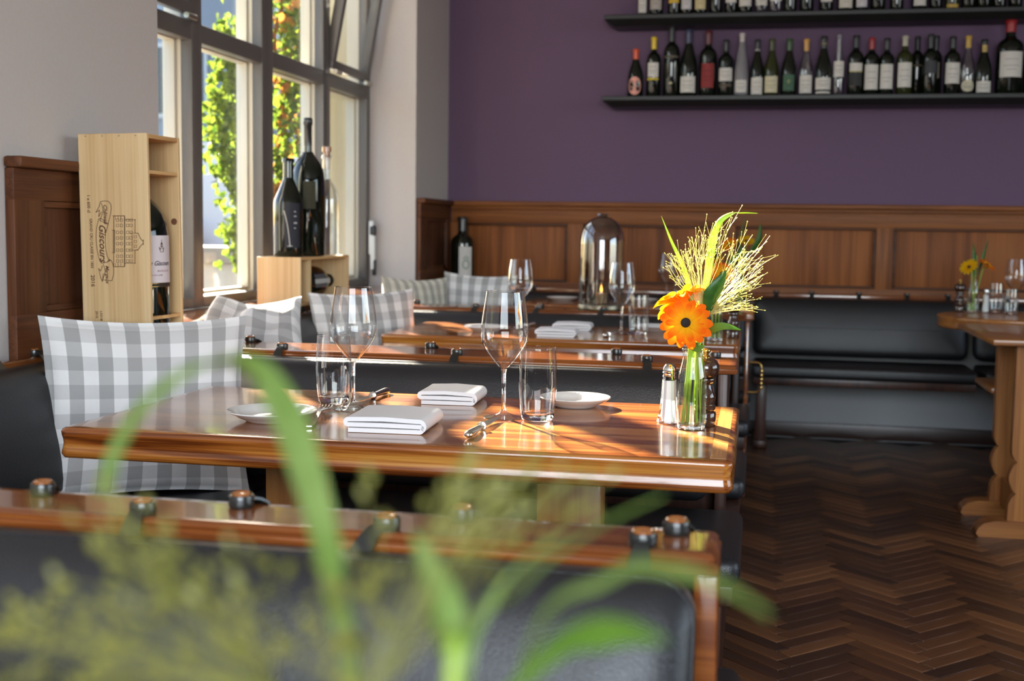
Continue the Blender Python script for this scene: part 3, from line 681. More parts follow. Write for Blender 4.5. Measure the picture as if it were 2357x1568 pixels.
part('table_top', MB().skin([[(x, y, .766+dz) for x, y in stadium(i)] for i, dz in TPROF[:-1]]), M['trestlex'], t, angle=60)
for lx in (1.25, 2.0):
    part('leg', MB().bbox(lx-.08, lx+.08, 5.905, 5.975, .06, .709, .006), M['trestle'], t)
    part('foot', MB().bbox(lx-.05, lx+.05, 5.64, 6.26, 0, .06, .014, 3), M['trestlex'], t)

# ================================================================== cushions
def cushion(label, w_, h_, th, mat, M4, seed, amp=.006, fold=0, name='cushion', skew=0, sag=0):
    n = 30; mb = MB(); rn = random.Random(seed); off = Vector((rn.uniform(0, 50), rn.uniform(0, 50), 0)); uv = []
    for side in (1, -1):
        base = len(mb.v); vs = []
        for j in range(n+1):
            for i in range(n+1):
                u = -1+2*i/n; v_ = -1+2*j/n
                x = w_/2*u*(1-.075*(1-v_*v_)); y = h_/2*v_*(1-.085*(1-u*u))
                x -= skew*(v_-1)*.5*(u+1)*.5; y -= sag*(1-u*u)*max(0, v_)
                b = (max(0, (1-u*u))*max(0, (1-v_*v_)))**.42
                z = side*th/2*b
                z += amp*b*noise.noise(Vector((x*9, y*9, side))+off)*2 + amp*.5*noise.noise(Vector((x*3, y*3, 5))+off)*(1+side*.2)
                if fold: z += fold*(abs(u)**2)*(.6+.4*v_) 
                vs.append((x, y, z)); uv.append((w_/2*u+.02, h_/2*v_+.012))
        fs = []
        for j in range(n):
            for i in range(n):
                q = (j*(n+1)+i, j*(n+1)+i+1, (j+1)*(n+1)+i+1, (j+1)*(n+1)+i); fs.append(q if side > 0 else q[::-1])
        mb.add(vs, fs)
    mb.uv = uv
    o = link(name, mb.mesh(name, mat, 80)); o.matrix_world = M4; o['label'] = label; o['category'] = 'cushion'; o['group'] = 'checked cushions on the benches'
    # weld the rim
    bm = bmesh.new(); bm.from_mesh(o.data); bmesh.ops.remove_doubles(bm, verts=bm.verts[:], dist=.0008); bm.to_mesh(o.data); bm.free()
    return o
def stand(cx, cy, zb, h_, lean, rz, roll=0):
    """upright pillow standing on zb, leaning back by lean, turned by rz"""
    R = Matrix.Rotation(rz, 4, 'Z') @ Matrix.Rotation(PI/2-lean, 4, 'X') @ Matrix.Rotation(roll, 4, 'Z')
    up = R.to_3x3() @ Vector((0, 1, 0)); c = Vector((cx, cy, zb))+up*(h_/2)
    return Matrix.Translation(c) @ R
cushion('big grey and white gingham cushion leaning at the end of the sunlit table', .505, .455, .15, M['gingham'], stand(-1.468, 2.755, .452, .455, math.radians(7), math.radians(36), math.radians(-1)), 1, .009)
cushion('crumpled sunlit checked cushion slumped behind the big gingham one by the window', .29, .34, .12, M['gingham'], stand(-1.575, 3.43, .705, .34, math.radians(57), math.radians(4), math.radians(-3)), 2, .024, .02, skew=.12, sag=.02)
cushion('gingham cushion propped at the end of the middle table', .485, .43, .13, M['gingham'], stand(-1.49, 4.61, .455, .43, math.radians(8), math.radians(48), math.radians(1)), 3)
cushion('cream striped cushion in the far window booth', .42, .45, .12, M['gingham2'], stand(-1.575, 5.60, .457, .44, math.radians(6), math.radians(58), math.radians(-2)), 4)
cushion('gingham cushion in front of the dark magnum in the far corner', .40, .44, .12, M['gingham'], stand(-1.47, 6.34, .457, .44, math.radians(8), math.radians(3), math.radians(-2)), 5)

# ================================================================== bottles
def bprof(kind, h, r):
    """outer profile (radius, height) of a bottle"""
    nr = max(.0125, r*.36) if h < .5 else r*.22
    if kind == 'bordeaux':
        P = [(.6, 0), (.95, .004), (1, .015), (1, .60), (.985, .64), (.90, .685), (.72, .72), (.50, .745), (.40, .765)]; n0 = .78
    elif kind == 'burgundy':
        P = [(.6, 0), (.95, .004), (1, .015), (1, .42), (.97, .48), (.86, .56), (.70, .64), (.55, .71), (.44, .77)]; n0 = .80
    elif kind == 'champagne':
        P = [(.6, 0), (.95, .004), (1, .015), (1.0, .36), (.98, .44), (.88, .54), (.70, .63), (.52, .71), (.44, .76)]; n0 = .80
    elif kind == 'flute':
        P = [(.6, 0), (.95, .004), (1, .015), (1, .32), (.95, .42), (.82, .54), (.66, .66), (.52, .76), (.44, .84)]; n0 = .87
    elif kind == 'cone':
        P = [(.6, 0), (.97, .003), (1, .012), (1.0, .54), (.97, .57), (.85, .62), (.55, .72), (.34, .79)]; n0 = .81
    elif kind == 'sixlitre':
        P = [(.6, 0), (.96, .003), (1, .012), (1.0, .50), (.985, .55), (.94, .60), (.85, .645), (.72, .68), (.55, .71), (.38, .735), (.30, .757)]; n0 = .755
    L = [(r*a, h*z) for a, z in P]
    L = [(max(a, nr), z) for a, z in L]
    L += [(nr, h*n0), (nr*.97, h*.955), (nr*1.18, h*.958), (nr*1.18, h*.985), (nr*1.02, h), (nr*.6, h)]
    return L, nr
def cyl_patch(r, a0, a1, z0, z1, n=10, t=.0006, shape=None):
    mb = MB(); vs = []; fs = []
    if shape == 'round':
        cz, hz, ca, ha = (z0+z1)/2, (z1-z0)/2, (a0+a1)/2, (a1-a0)/2; ring = []
        for k in range(20): q = 2*PI*k/20; a = ca+ha*math.cos(q); z = cz+hz*math.sin(q); ring.append((a, z))
        for rr in (r+.0002, r+t): vs += [(rr*math.cos(a), rr*math.sin(a), z) for a, z in ring]
        for rr in (r+t,): vs.append((rr*math.cos(ca), rr*math.sin(ca), cz))
        fs = [(k, (k+1) % 20, 20+(k+1) % 20, 20+k) for k in range(20)] + [(20+k, 20+(k+1) % 20, 40) for k in range(20)]
        return mb.add(vs, fs)
    for i in range(n+1):
        a = a0+(a1-a0)*i/n
        for rr, z in ((r+.0002, z0), (r+.0002, z1), (r+t, z1), (r+t, z0)): vs.append((rr*math.cos(a), rr*math.sin(a), z))
    for i in range(n):
        for k in range(4): k2 = (k+1) % 4; fs.append((i*4+k, i*4+k2, (i+1)*4+k2, (i+1)*4+k))
    fs += [(0, 1, 2, 3), tuple(n*4+k for k in (3, 2, 1, 0))]
    return mb.add(vs, fs)
def on_cyl(mb, r, a, z):
    """wrap flat lettering (x right, y up) round a bottle at angle a, height z"""
    mb.v = [((r+.0008+v[2])*math.cos(a+v[0]/r), (r+.0008+v[2])*math.sin(a+v[0]/r), z+v[1]) for v in mb.v]; return mb
FRONT = -PI/2
def bottle(label, loc, kind, h, r, glass='bgreen', cap=None, capfrac=.80, caplow=None, labels=(), group=None, prints=(), name='wine_bottle', seg=24, aim=None):
    o = thing(name, label, 'bottle', loc, group=group); prof, nr = bprof(kind, h, r)
    a_ = FRONT if aim is None else aim
    part('glass_body', MB().lathe(prof, seg), M[glass], o, angle=50)
    if cap is not None:
        z0 = h*capfrac
        part('capsule', MB().lathe([(nr*1.02+.0005, z0), (nr*1.02+.0006, h*.95), (nr*1.25, h*.955), (nr*1.25, h*.99), (nr*1.1, h*1.004), (.001, h*1.004)], 16, cap0=False), cap if not isinstance(cap, tuple) else pmat('capsule_%d' % len(bpy.data.materials), cap, .3, coat=.3), o, angle=50)
    for lb in labels:
        col, z0, z1, half = lb[:4]; shape = lb[4] if len(lb) > 4 else None
        rr = r
        if shape == 'neck': rr = nr+.0012; shape = None
        pl_ = part('label', cyl_patch(rr+.0003, a_-half, a_+half, h*z0, h*z1, shape=shape), paper(col), o, angle=60)
        if z1-z0 > .14 and len(lb) <= 5 and h > .2:
            pr = MB()
            for q, wq in ((.70, .55), (.45, .7), (.30, .4)):
                zc = h*(z0+(z1-z0)*q); c_ = cyl_patch(rr+.0009, a_-half*wq, a_+half*wq, zc-.0022, zc+.0022, 6, .0003); pr.add(c_.v, c_.f)
            part('print', pr, paper(tuple(x*.62 for x in col)), pl_, angle=60, kind='stuff')
    return o

# ---- shelves and the bottles on them
SHY0 = 6.735
def shelf(label, z, x0):
    s_ = thing('wall_shelf', label, 'shelf', (0, 0, 0))
    part('board', MB().skin([[(x0+i, SHY0+j, z+dz), (2.9, SHY0+j, z+dz), (2.9, YB-.001, z+dz), (x0+i, YB-.001, z+dz)] for i, j, dz in ((.052, .05, -.055), (.012, .01, -.030), (0, 0, -.022), (0, 0, -.004), (.004, .004, 0))]), pmat('matt_black_shelf_%d' % int(z*100), (.011, .011, .011), .45), s_, angle=25)
zs1 = atY(1385, 221, SHY0).z; zs2 = atY(1390, 34, SHY0).z
shelf('lower black floating shelf on the purple wall', zs1, atY(1384, 222, SHY0).x); shelf('upper black floating shelf on the purple wall', zs2, atY(1390, 36, SHY0).x)
W1, CREAM, GREY = (.62, .585, .54), (.58, .52, .36), (.40, .36, .33)
BY = 6.84
def shelf_bottle(px, topy, wpx, z, **k):
    p = atY(px, 215 if z == zs1 else 30, BY); dep = (Vector((p.x, BY, z))-EYE).dot(_f)
    base = CY-FPX*((Vector((p.x, BY, z))-EYE).dot(_u)/dep)
    h = (base-topy)*dep/FPX; r = wpx/2*dep/FPX
    return bottle(k.pop('label'), (p.x, BY+k.pop('dy', 0), z+.0005), k.pop('kind', 'bordeaux'), h, r, seg=20, **k)
BK = (.015, .015, .016); RD = (.30, .018, .022)
H = 1.0
lower = [
 (1462, 116, 36, dict(kind='champagne', cap=(.62, .075, .02), capfrac=.74, labels=[((.72, .32, .26), .04, .42, .85, 'round'), ((.70, .30, .24), .70, .75, PI, 'neck')], label='dark bottle with orange neck foil and round pink label, first on the lower shelf')),
 (1503, 89, 33, dict(cap=(.72, .50, .02), labels=[(W1, .33, .57, .8), ((.60, .45, .03), .28, .315, .85, None, 0)], label='dark bottle with bright yellow capsule and white label')),
 (1544, 62, 37, dict(cap=BK, capfrac=.72, labels=[((.10, .085, .06), .54, .57, 1.0, None, 0), ((.45, .38, .22), .17, .205, .22, 'round')], label='tall plain black bottle with a tiny gold emblem on the lower shelf')),
 (1583, 72, 40, dict(kind='burgundy', cap=(.035, .04, .09), labels=[(W1, .06, .30, .95)], label='sloping-shouldered dark bottle with blue capsule and wide low white label')),
 (1628, 75, 40, dict(cap=(.10, .015, .02), labels=[((.24, .028, .028), .13, .50, .75)], label='dark bottle with a big red label')),
 (1669, 95, 34, dict(cap=BK, labels=[(W1, .27, .50, 1.0), ((.09, .07, .05), .17, .22, .9, None, 0)], label='dark bottle with mid-height white label beside the frosted grey one')),
 (1705, 80, 33, dict(kind='flute', glass='bfrost', cap=(.50, .44, .42), capfrac=.79, labels=[(W1, .06, .255, .85)], label='frosted grey flute bottle with a small low white label')),
 (1741, 94, 31, dict(kind='burgundy', cap=BK, labels=[(W1, .03, .33, .9), ((.35, .33, .33), .80, .83, PI, 'neck')], label='dark bottle with silver neck ring and red-marked white label')),
 (1774, 93, 34, dict(kind='burgundy', glass='bolive', cap=(.05, .055, .012), labels=[(CREAM, .06, .345, .95), (CREAM, .57, .66, .6, 'neck')], label='olive bottle with oval neck label and yellowed body label')),
 (1814, 93, 35, dict(kind='burgundy', cap=(.035, .075, .02), labels=[((.055, .12, .075), .09, .37, .75), ((.42, .40, .16), .22, .28, .3, 'round')], label='dark bottle with green capsule and green label')),
 (1853, 93, 33, dict(kind='burgundy', glass='bclear', cap=(.55, .28, .07), capfrac=.79, labels=[(W1, .045, .36, .95)], label='clear bottle with copper capsule and big cream label')),
 (1893, 87, 38, dict(kind='champagne', cap=(.02, .02, .018), labels=[(W1, .10, .30, 1.05), (W1, .035, .07, 1.0, None, 0), ((.22, .19, .11), .86, .89, PI, 'neck')], label='dark sparkling bottle with gold neck ring and low cream label')),
 (1928, 80, 27, dict(kind='flute', glass='bclear', cap=None, labels=[(W1, .30, .55, .95)], label='slim clear bottle without a capsule, white label')),
 (1967, 85, 36, dict(cap=BK, labels=[(W1, .40, .535, .85), ((.42, .36, .12), .385, .405, .85, None, 0), ((.03, .03, .032), .16, .38, .85, None, 0)], label='black bottle whose short white label ends in a gold line')),
 (2003, 90, 35, dict(cap=RD, labels=[(W1, .10, .53, .95)], label='dark bottle with red capsule and tall white label, one of the slim ones')),
 (2038, 91, 33, dict(cap=BK, labels=[(W1, .11, .54, .95)], label='dark bottle with black capsule and tall plain white label')),
 (2079, 86, 36, dict(cap=(.42, .38, .30), capfrac=.83, glass='bolive', labels=[(W1, .13, .545, .95)], label='greenish bottle with cream capsule and tall white label')),
 (2111, 83, 30, dict(cap=BK, capfrac=.72, dy=.06, labels=[((.13, .10, .05), .50, .52, .7, None, 0)], label='unlabelled black bottle with a thin gold line, standing further back')),
 (2138, 82, 33, dict(cap=BK, capfrac=.72, labels=[((.05, .05, .055), .35, .56, .9, None, 0)], label='black bottle with etched dark label beside the unlabelled one')),
 (2156, 80, 28, dict(cap=BK, capfrac=.72, dy=.085, labels=[((.30, .26, .20), .30, .56, .45, None, 0)], label='black bottle half hidden behind the etched one')),
 (2189, 87, 36, dict(cap=BK, labels=[(W1, .19, .545, 1.0)], label='black bottle with white label crossed by a diagonal tear, beside gold-capped clear one')),
 (2224, 86, 33, dict(kind='champagne', glass='bclear', cap=(.55, .33, .05), capfrac=.80, labels=[((.58, .52, .38), .05, .25, .9, 'round')], label='clear bottle with gold capsule and round cream label')),
 (2261, 94, 37, dict(kind='champagne', cap=BK, capfrac=.90, labels=[(W1, .035, .24, .95), ((.50, .36, .12), .66, .90, .8, 'neck')], label='dark sparkling bottle with a gold neck band and low white label')),
 (2320, 49, 60, dict(cap=(.33, .015, .02), capfrac=.83, labels=[(W1, .22, .56, .9)], label='biggest bottle of the lower shelf, red capsule and square white label')),
 (2372, 84, 36, dict(cap=BK, labels=[((.10, .03, .03), .15, .4, .9)], label='dark bottle past the biggest one at the end of the lower shelf')),
]
for px, ty, wp, k in lower: shelf_bottle(px, ty, wp, zs1, group='bottles on the lower shelf', **k)
upper = [(1479, 26, 'white', W1, .06, .34), (1510, 36, 'grey', GREY, .10, .42), (1551, 32, 'yellow', (.62, .40, .05), .19, .5), (1580, 32, 'white', (.56, .53, .54), .10, .4),
 (1612, 34, 'cream', (.60, .50, .28), .09, .40), (1647, 34, None, None, 0, 0), (1682, 34, 'white', W1, .19, .5), (1715, 38, 'white', W1, .12, .42), (1752, 36, 'clear', W1, .14, .4), (1785, 36, 'clear', W1, .20, .45),
 (1818, 34, None, None, 0, 0), (1856, 36, None, None, 0, 0), (1901, 36, 'white', W1, .17, .45), (1945, 42, 'white', (.60, .56, .48), .07, .42), (1982, 34, 'white', (.58, .54, .56), .08, .40), (2020, 38, None, None, 0, 0),
 (2063, 34, 'white', W1, .20, .5), (2115, 38, 'white', W1, .08, .42), (2153, 34, None, None, 0, 0), (2190, 36, 'gold', (.50, .33, .08), .04, .10), (2228, 36, None, None, 0, 0), (2263, 38, 'white', W1, .20, .5), (2299, 36, 'white', W1, .20, .5), (2336, 36, None, None, 0, 0)]
NUM = 'first second third fourth fifth sixth seventh eighth ninth tenth eleventh twelfth thirteenth fourteenth fifteenth sixteenth seventeenth eighteenth nineteenth twentieth twenty-first twenty-second twenty-third twenty-fourth'.split()
for i, (px, wp, kind, col, z0, z1) in enumerate(upper):
    desc = {'white': 'dark bottle with white label', 'grey': 'dark bottle with wide grey label', 'yellow': 'dark bottle with yellow label', 'cream': 'dark bottle with cream label',
            'clear': 'clear glass bottle with white label', 'gold': 'dark bottle with gold foot band', None: 'dark bottle without visible label'}[kind]
    shelf_bottle(px, -96 - (i*7 % 5)*4, wp*.88, zs2, kind=('bordeaux', 'burgundy', 'bordeaux')[i % 3], glass='bclear' if kind == 'clear' else ('bolive' if kind == 'gold' else 'bgreen'), cap=BK if i % 4 else RD,
                 labels=[(col, z0, z1, .9)] if col else [], group='bottles on the upper shelf', label='%s, %s from the free end of the upper shelf' % (desc, NUM[i]))

# ---- tall wooden case with its bottle
CRY = 2.92; CW, CH, CD = .194, .560, .183; CRX = (atY(180, 306, CRY).x+atY(338, 306, CRY).x)/2+.006
cr = thing('wine_crate', 'tall pine wine case printed with a castle, holding a huge bottle upright', 'wine crate', (CRX, CRY+CD/2, .802))
cr.rotation_euler = (0, math.radians(-.75), math.radians(0))
tb = .011
part('front_board', MB().bbox(-CW/2, CW/2, -CD/2, -CD/2+tb, 0, CH, .0012, 1), M['crate'], cr)
part('back_board', MB().bbox(-CW/2, CW/2, CD/2-tb, CD/2, 0, CH, .0012, 1), M['crate'], cr)
part('side_board', MB().bbox(-CW/2+.0005, -CW/2+tb, -CD/2+tb, CD/2-tb, 0, CH, .001, 1), M['crate'], cr)
part('end_board', MB().bbox(-CW/2+tb, CW/2-.001, -CD/2+tb, CD/2-tb, CH-tb-.001, CH-.001, .001, 1), M['cratey'], cr)
part('end_board', MB().bbox(-CW/2+tb, CW/2-.001, -CD/2+tb, CD/2-tb, .001, tb, .001, 1), M['cratey'], cr)
part('divider', MB().bbox(-CW/2+tb, CW/2-.003, -CD/2+tb, CD/2-tb, CH-.103, CH-.094, .001, 1), M['cratey'], cr)
BR = .080; BC = (.015, 0.0)
# holder with a round cut-out
hol = []
hx0, hx1, hy0, hy1 = -CW/2+tb, CW/2-.003, -CD/2+tb, CD/2-tb
def holder(z0, z1):
    mb = MB(); n = 40; ring = []; sq = []
    for k in range(n):
        a = 2*PI*k/n; c, s = math.cos(a), math.sin(a); ring.append((BC[0]+(BR+.002)*c, BC[1]+(BR+.002)*s))
        tx = ((hx1 if c > 0 else hx0)-BC[0])/c if abs(c) > 1e-6 else 9; ty = ((hy1 if s > 0 else hy0)-BC[1])/s if abs(s) > 1e-6 else 9
        t_ = min(abs(tx), abs(ty)); sq.append((BC[0]+t_*c, BC[1]+t_*s))
    loops = [[(x, y, z0) for x, y in ring], [(x, y, z1) for x, y in ring], [(x, y, z1) for x, y in sq], [(x, y, z0) for x, y in sq], [(x, y, z0) for x, y in ring]]
    return mb.skin(loops, False)
part('holder', holder(.078, .087), M['cratey'], cr)
for k in range(4): part('nail', MB().lathe([(.0022, 0), (.0022, .0008)], 8).xf(Matrix.Translation((-CW/2+.022+k*.047, -CD/2-.0003, CH-.006)) @ Matrix.Rotation(PI/2, 4, 'X')), M['metal'], cr)
part('knot', MB().lathe([(.008, 0), (.009, .0004), (.003, .0005)], 12).xf(Matrix.Translation((CW/2-.016, CD/2-tb-.0003, .335)) @ Matrix.Rotation(PI/2, 4, 'X')), M['knot'], cr)
# print on the front: text runs downwards, tops to the right
ink = MB(); CRI = (Matrix.Translation(cr.location) @ cr.rotation_euler.to_matrix().to_4x4()).inverted()
def crp(px, py):
    p = CRI @ atY(px, py, CRY); return (p.x, p.z)
def put_down(mb, px, py):
    x0, z0 = crp(px, py); mb.v = [(x0+v[1], -CD/2-.0002-v[2], z0-v[0]) for v in mb.v]; ink.add(mb.v, mb.f)
put_down(text_mb('1 x 600 cl', .0118), 200.5, 448)
put_down(text_mb('GRAND CRU CLASSÉ EN 1855', .0098), 206.5, 503)
put_down(text_mb('2016', .0155), 209.5, 633)
put_down(text_mb('L0318 24718', .0092, space=1.15), 230.5, 716); put_down(text_mb('2016     AC', .0092), 220.5, 716)
put_down(text_mb('Château', .0150, .35), 238, 470); put_down(text_mb('Giscours', .0275, .35), 228, 515); put_down(text_mb('Margaux', .0135, .35), 243, 611)
def ln(pts, wd=.0011, closed=False):
    wd *= 1.4
    mb = stroke(MB(), [crp(*p) for p in pts], wd, .0004, closed); mb.v = [(v[0], -CD/2-.0002-v[2], v[1]) for v in mb.v]; ink.add(mb.v, mb.f)
def sm(pts, n=14): return [(p.x, p.y) for p in spline([(a, b, 0) for a, b in pts], n)]
ln(sm([(232, 464), (240, 463), (250, 464), (256, 475), (254, 495), (249, 516)])); ln(sm([(234, 468), (237, 485), (233, 500), (230, 508)])); ln([(230, 508), (249, 516)])
ln([(232, 464), (228, 476), (221, 489), (229, 484), (227, 499), (234, 488)])
ln(sm([(227, 504), (222, 530), (222, 560), (228, 595), (234, 606)], 18)); ln(sm([(249, 516), (243, 540), (243, 565), (247, 590), (253, 600)], 18)); ln([(227, 504), (233, 503), (249, 516)]); ln([(234, 606), (246, 604), (253, 600)])
ln(sm([(246, 604), (253, 598), (260, 608), (262, 628), (258, 646)])); ln(sm([(238, 608), (242, 625), (238, 640), (236, 644)])); ln([(236, 644), (248, 646), (258, 646)])
ln([(236, 612), (232, 624), (227, 618), (232, 640), (236, 648), (238, 630)])
# castle lying on its side
ln([(260, 497), (287, 497), (287, 614), (263, 614)], .0013); ln([(262, 497), (262, 614)], .0013); ln([(287, 506), (312, 506)], .0010); ln([(287, 606), (312, 606)], .0010)
ln([(311, 505), (311, 537), (318, 537), (324, 550), (330, 556), (330, 560), (324, 566), (318, 575), (311, 576), (311, 607)], .0012); ln([(287, 500), (287, 612)], .0018); ln([(299, 537), (318, 537)], .0008); ln([(299, 576), (318, 576)], .0008); ln([(330, 552), (330, 564)], .0012)
ln([(258, 530), (264, 530), (264, 582), (258, 582)], .0010); ln([(304, 540), (304, 573)], .0008)
for k in range(14): ln([(259, 532+k*3.6), (263.5, 532+k*3.6)], .0007)
for ya in (507, 519, 535, 548, 561, 576, 590, 601):
    for xa in (268, 277, 291, 299): ln([(xa, ya-3), (xa+5.5, ya-3), (xa+5.5, ya+3), (xa, ya+3)], .0007, True)
for ya in (502, 610): 
    for xa in (266, 272, 278): ln([(xa, ya-4), (xa, ya+4)], .0007)
for ya in (545, 556, 567): ln([(309, ya-3), (314, ya-3), (314, ya+3), (309, ya+3)], .0007, True)
part('branded_print', ink, M['ink'], cr, smooth=False, kind='stuff', label='brown branded castle and lettering')
bo = bottle('huge red wine bottle standing inside the tall printed case', tuple((Matrix.Translation(cr.location) @ cr.rotation_euler.to_matrix().to_4x4()) @ Vector((BC[0], BC[1], tb+.0008))), 'sixlitre', .53, BR, cap=BK, capfrac=.76, seg=36)
bo.rotation_euler = cr.rotation_euler
def zpx(py): return atY(365, py, CRY+.06).z - bo.location.z
la = math.radians(-42)
lab = part('label', cyl_patch(BR+.0003, la-1.25, la+1.25, zpx(652), zpx(543), 24), paper((.62, .56, .58)), bo, angle=60)
part('label_band', cyl_patch(BR+.0004, la-1.25, la+1.25, zpx(662), zpx(653), 24), paper((.03, .02, .015)), bo, angle=60)
part('gold_line', cyl_patch(BR+.0008, la-1.25, la+1.25, zpx(654), zpx(653.2), 24).add(*[(lambda q: (q.v, q.f))(cyl_patch(BR+.0008, la-1.25, la+1.25, zpx(661), zpx(660), 24))][0]), M['brass'], bo, angle=60)
t1 = on_cyl(text_mb('Château Giscours', .017, .4), BR, la-.62, zpx(612)); part('lettering', t1, paper((.05, .04, .05)), lab, smooth=False)
t1 = on_cyl(text_mb('MARGAUX', .0075, 0, space=1.4), BR, la+.30, zpx(627)); t2 = on_cyl(text_mb('GRAND CRU CLASSÉ', .0052, 0), BR, la-.1, zpx(636)); t1.add(t2.v, t2.f); part('lettering', t1, paper((.30, .18, .20)), lab, smooth=False)
cst = MB()
for pts in ([(-.006, 0), (.006, 0), (.007, .004), (-.007, .004)], [(-.007, .004), (-.009, .012), (-.004, .007), (0, .016), (.004, .007), (.009, .012), (.007, .004)], [(-.004, .014), (-.002, .024), (0, .018), (.002, .024), (.004, .014)], [(0, .022), (0, .032)]): stroke(cst, pts, .0016, .0003, len(pts) > 4)
part('crest', on_cyl(cst, BR, la+.50, zpx(581)), M['brass'], lab, smooth=False)

# ---- low wooden case on the sill with a bottle lying in it, three bottles on top
CX0, CX1, CY0, CY1 = -1.912, -1.733, 4.475, 5.045
c2 = thing('wine_crate', 'low pine wine case lying on the window sill with a bottle inside', 'wine crate', ((CX0+CX1)/2, CY0, .8205))
w2, l2, h2 = (CX1-CX0)/2, CY1-CY0, .190
part('end_board', MB().bbox(-w2, w2, 0, tb, 0, h2, .0012, 1), M['crate'], c2); part('end_board', MB().bbox(-w2, w2, l2-tb, l2, 0, h2, .0012, 1), M['crate'], c2)
part('top_board', MB().bbox(-w2, w2, tb, l2-tb, h2-tb, h2-.0005, .001, 1), M['cratey'], c2); part('bottom_board', MB().bbox(-w2, w2, tb, l2-tb, .0005, tb, .001, 1), M['cratey'], c2)
part('back_board', MB().bbox(-w2, -w2+tb, tb, l2-tb, tb, h2-tb, .001, 1), M['cratey'], c2); part('divider', MB().bbox(-w2+tb, w2-.003, .115, .124, tb, h2-tb, .001, 1), M['crate'], c2)
ly = bottle('dark bottle lying on its side in the low wine case', ((CX0+CX1)/2+.004, CY0+.128, .8205+tb+.069), 'sixlitre', .42, .067, cap=None, labels=[], seg=32)
ly.rotation_euler = (-PI/2, 0, 0)
part('label', cyl_patch(.0675, -.55, .25, .09, .22, 12), paper((.10, .10, .11)), ly, angle=60); part('label_band', cyl_patch(.0684, -.25, .02, .08, .25, 8), paper((.50, .49, .46)), ly, angle=60)
zt = .8205+h2+.0003
def on_case(px, Y): p = atY(px, 580, Y); return (p.x, Y, zt)
bb = bottle('tallest black-green bottle standing on the low wine case', on_case(709, 4.73), 'sixlitre', .553, .069, cap=BK, capfrac=.80, seg=40)
part('label', cyl_patch(.0693, -1.50, -.75, .19, .30, 12), paper((.035, .03, .012)), bb, angle=60)
bs = bottle('squat black bottle with sloping shoulders and a white curved stroke', on_case(664, 4.575), 'cone', .385, .058, cap=None, seg=40)
bl = part('label', cyl_patch(.0583, -1.45, -.35, .035, .21, 14), paper((.018, .018, .026)), bs, angle=60)
cs = stroke(MB(), sm([(-.019, .178), (-.012, .150), (-.005, .115), (0, .075), (.003, .04)]), .0022, .0003)
part('curved_stroke', on_cyl(cs, .0588, -1.15, 0), paper((.70, .68, .66)), bl, smooth=False)
sq = MB()
for k, (zz, ww) in enumerate(((.176, .006), (.158, .008), (.132, .010), (.112, .005))): stroke(sq, [(0, zz), (ww, zz)], .006 if k == 2 else .004, .0003)
stroke(sq, [(-.026, .042), (-.008, .042)], .0026, .0003)
part('print', on_cyl(sq, .0588, -.80, 0), paper((.42, .42, .42)), bl, smooth=False, kind='stuff')
gb = bottle('tall clear glass bottle behind the black ones on the low case', on_case(752, 4.93), 'sixlitre', .42, .050, glass='bclear', cap=None, seg=32)
part('stopper', MB().lathe([(.013, .36), (.013, .43), (.019, .432), (.019, .452), (.010, .456)], 16), M['peg'], gb)
# corner magnum
p = atY(1068, 600, 6.845)
cm = bottle('dark magnum with green-wreathed white label in the far corner', (p.x, 6.80, ZB+.003), 'bordeaux', .392, .066, cap=BK, capfrac=.80, seg=36)
cl_ = part('label', cyl_patch(.0664, -1.62, -.42, .05, .225, 14), paper((.60, .57, .55)), cm, angle=60)
wr = MB(); cz = .125
stroke(wr, [(.017*math.cos(a*PI/10), cz+.021*math.sin(a*PI/10)) for a in range(20)], .0040, .0003, True)
for k in range(12):
    a = 2*PI*k/12; stroke(wr, [(.017*math.cos(a), cz+.021*math.sin(a)), (.024*math.cos(a+.25), cz+.029*math.sin(a+.25))], .004, .0003)
stroke(wr, [(-.012, cz+.028), (-.014, cz+.042), (-.005, cz+.034), (0, cz+.052), (.005, cz+.034), (.014, cz+.042), (.012, cz+.028)], .003, .0003, True)
part('wreath', on_cyl(wr, .067, -1.0, 0), paper((.16, .24, .19)), cl_, smooth=False)

# ================================================================== table settings
def wine_glass(label, loc, s=1.0, group='wine glasses on the tables'):
    g = thing('wine_glass', label, 'wine glass', loc, group=group)
    part('foot', MB().lathe([(.0405*s, 0), (.0410*s, .0012*s), (.036*s, .0026*s), (.022*s, .0052*s), (.010*s, .0095*s), (.0052*s, .016*s)], 40, cap1=False), M['glass'], g, angle=60)
    part('stem', MB().lathe([(.0056*s, .015*s), (.0044*s, .026*s), (.0038*s, .055*s), (.0042*s, .088*s), (.0062*s, .099*s)], 16), M['solidglass'], g, angle=60)
    part('bowl', MB().lathe([(.0015*s, .100*s), (.0062*s, .1005*s), (.012*s, .105*s), (.024*s, .119*s), (.037*s, .136*s), (.0455*s, .152*s), (.0482*s, .168*s), (.0478*s, .185*s), (.0455*s, .208*s), (.0418*s, .233*s), (.0385*s, .2555*s)], 48, cap1=False), M['glass'], g, angle=70)
    part('rim', MB().lathe([(.0381*s, .2548*s), (.0389*s, .2548*s), (.0389*s, .2562*s), (.0381*s, .2562*s), (.0381*s, .2548*s)], 48, cap0=False, cap1=False), M['solidglass'], g, angle=60)
    return g
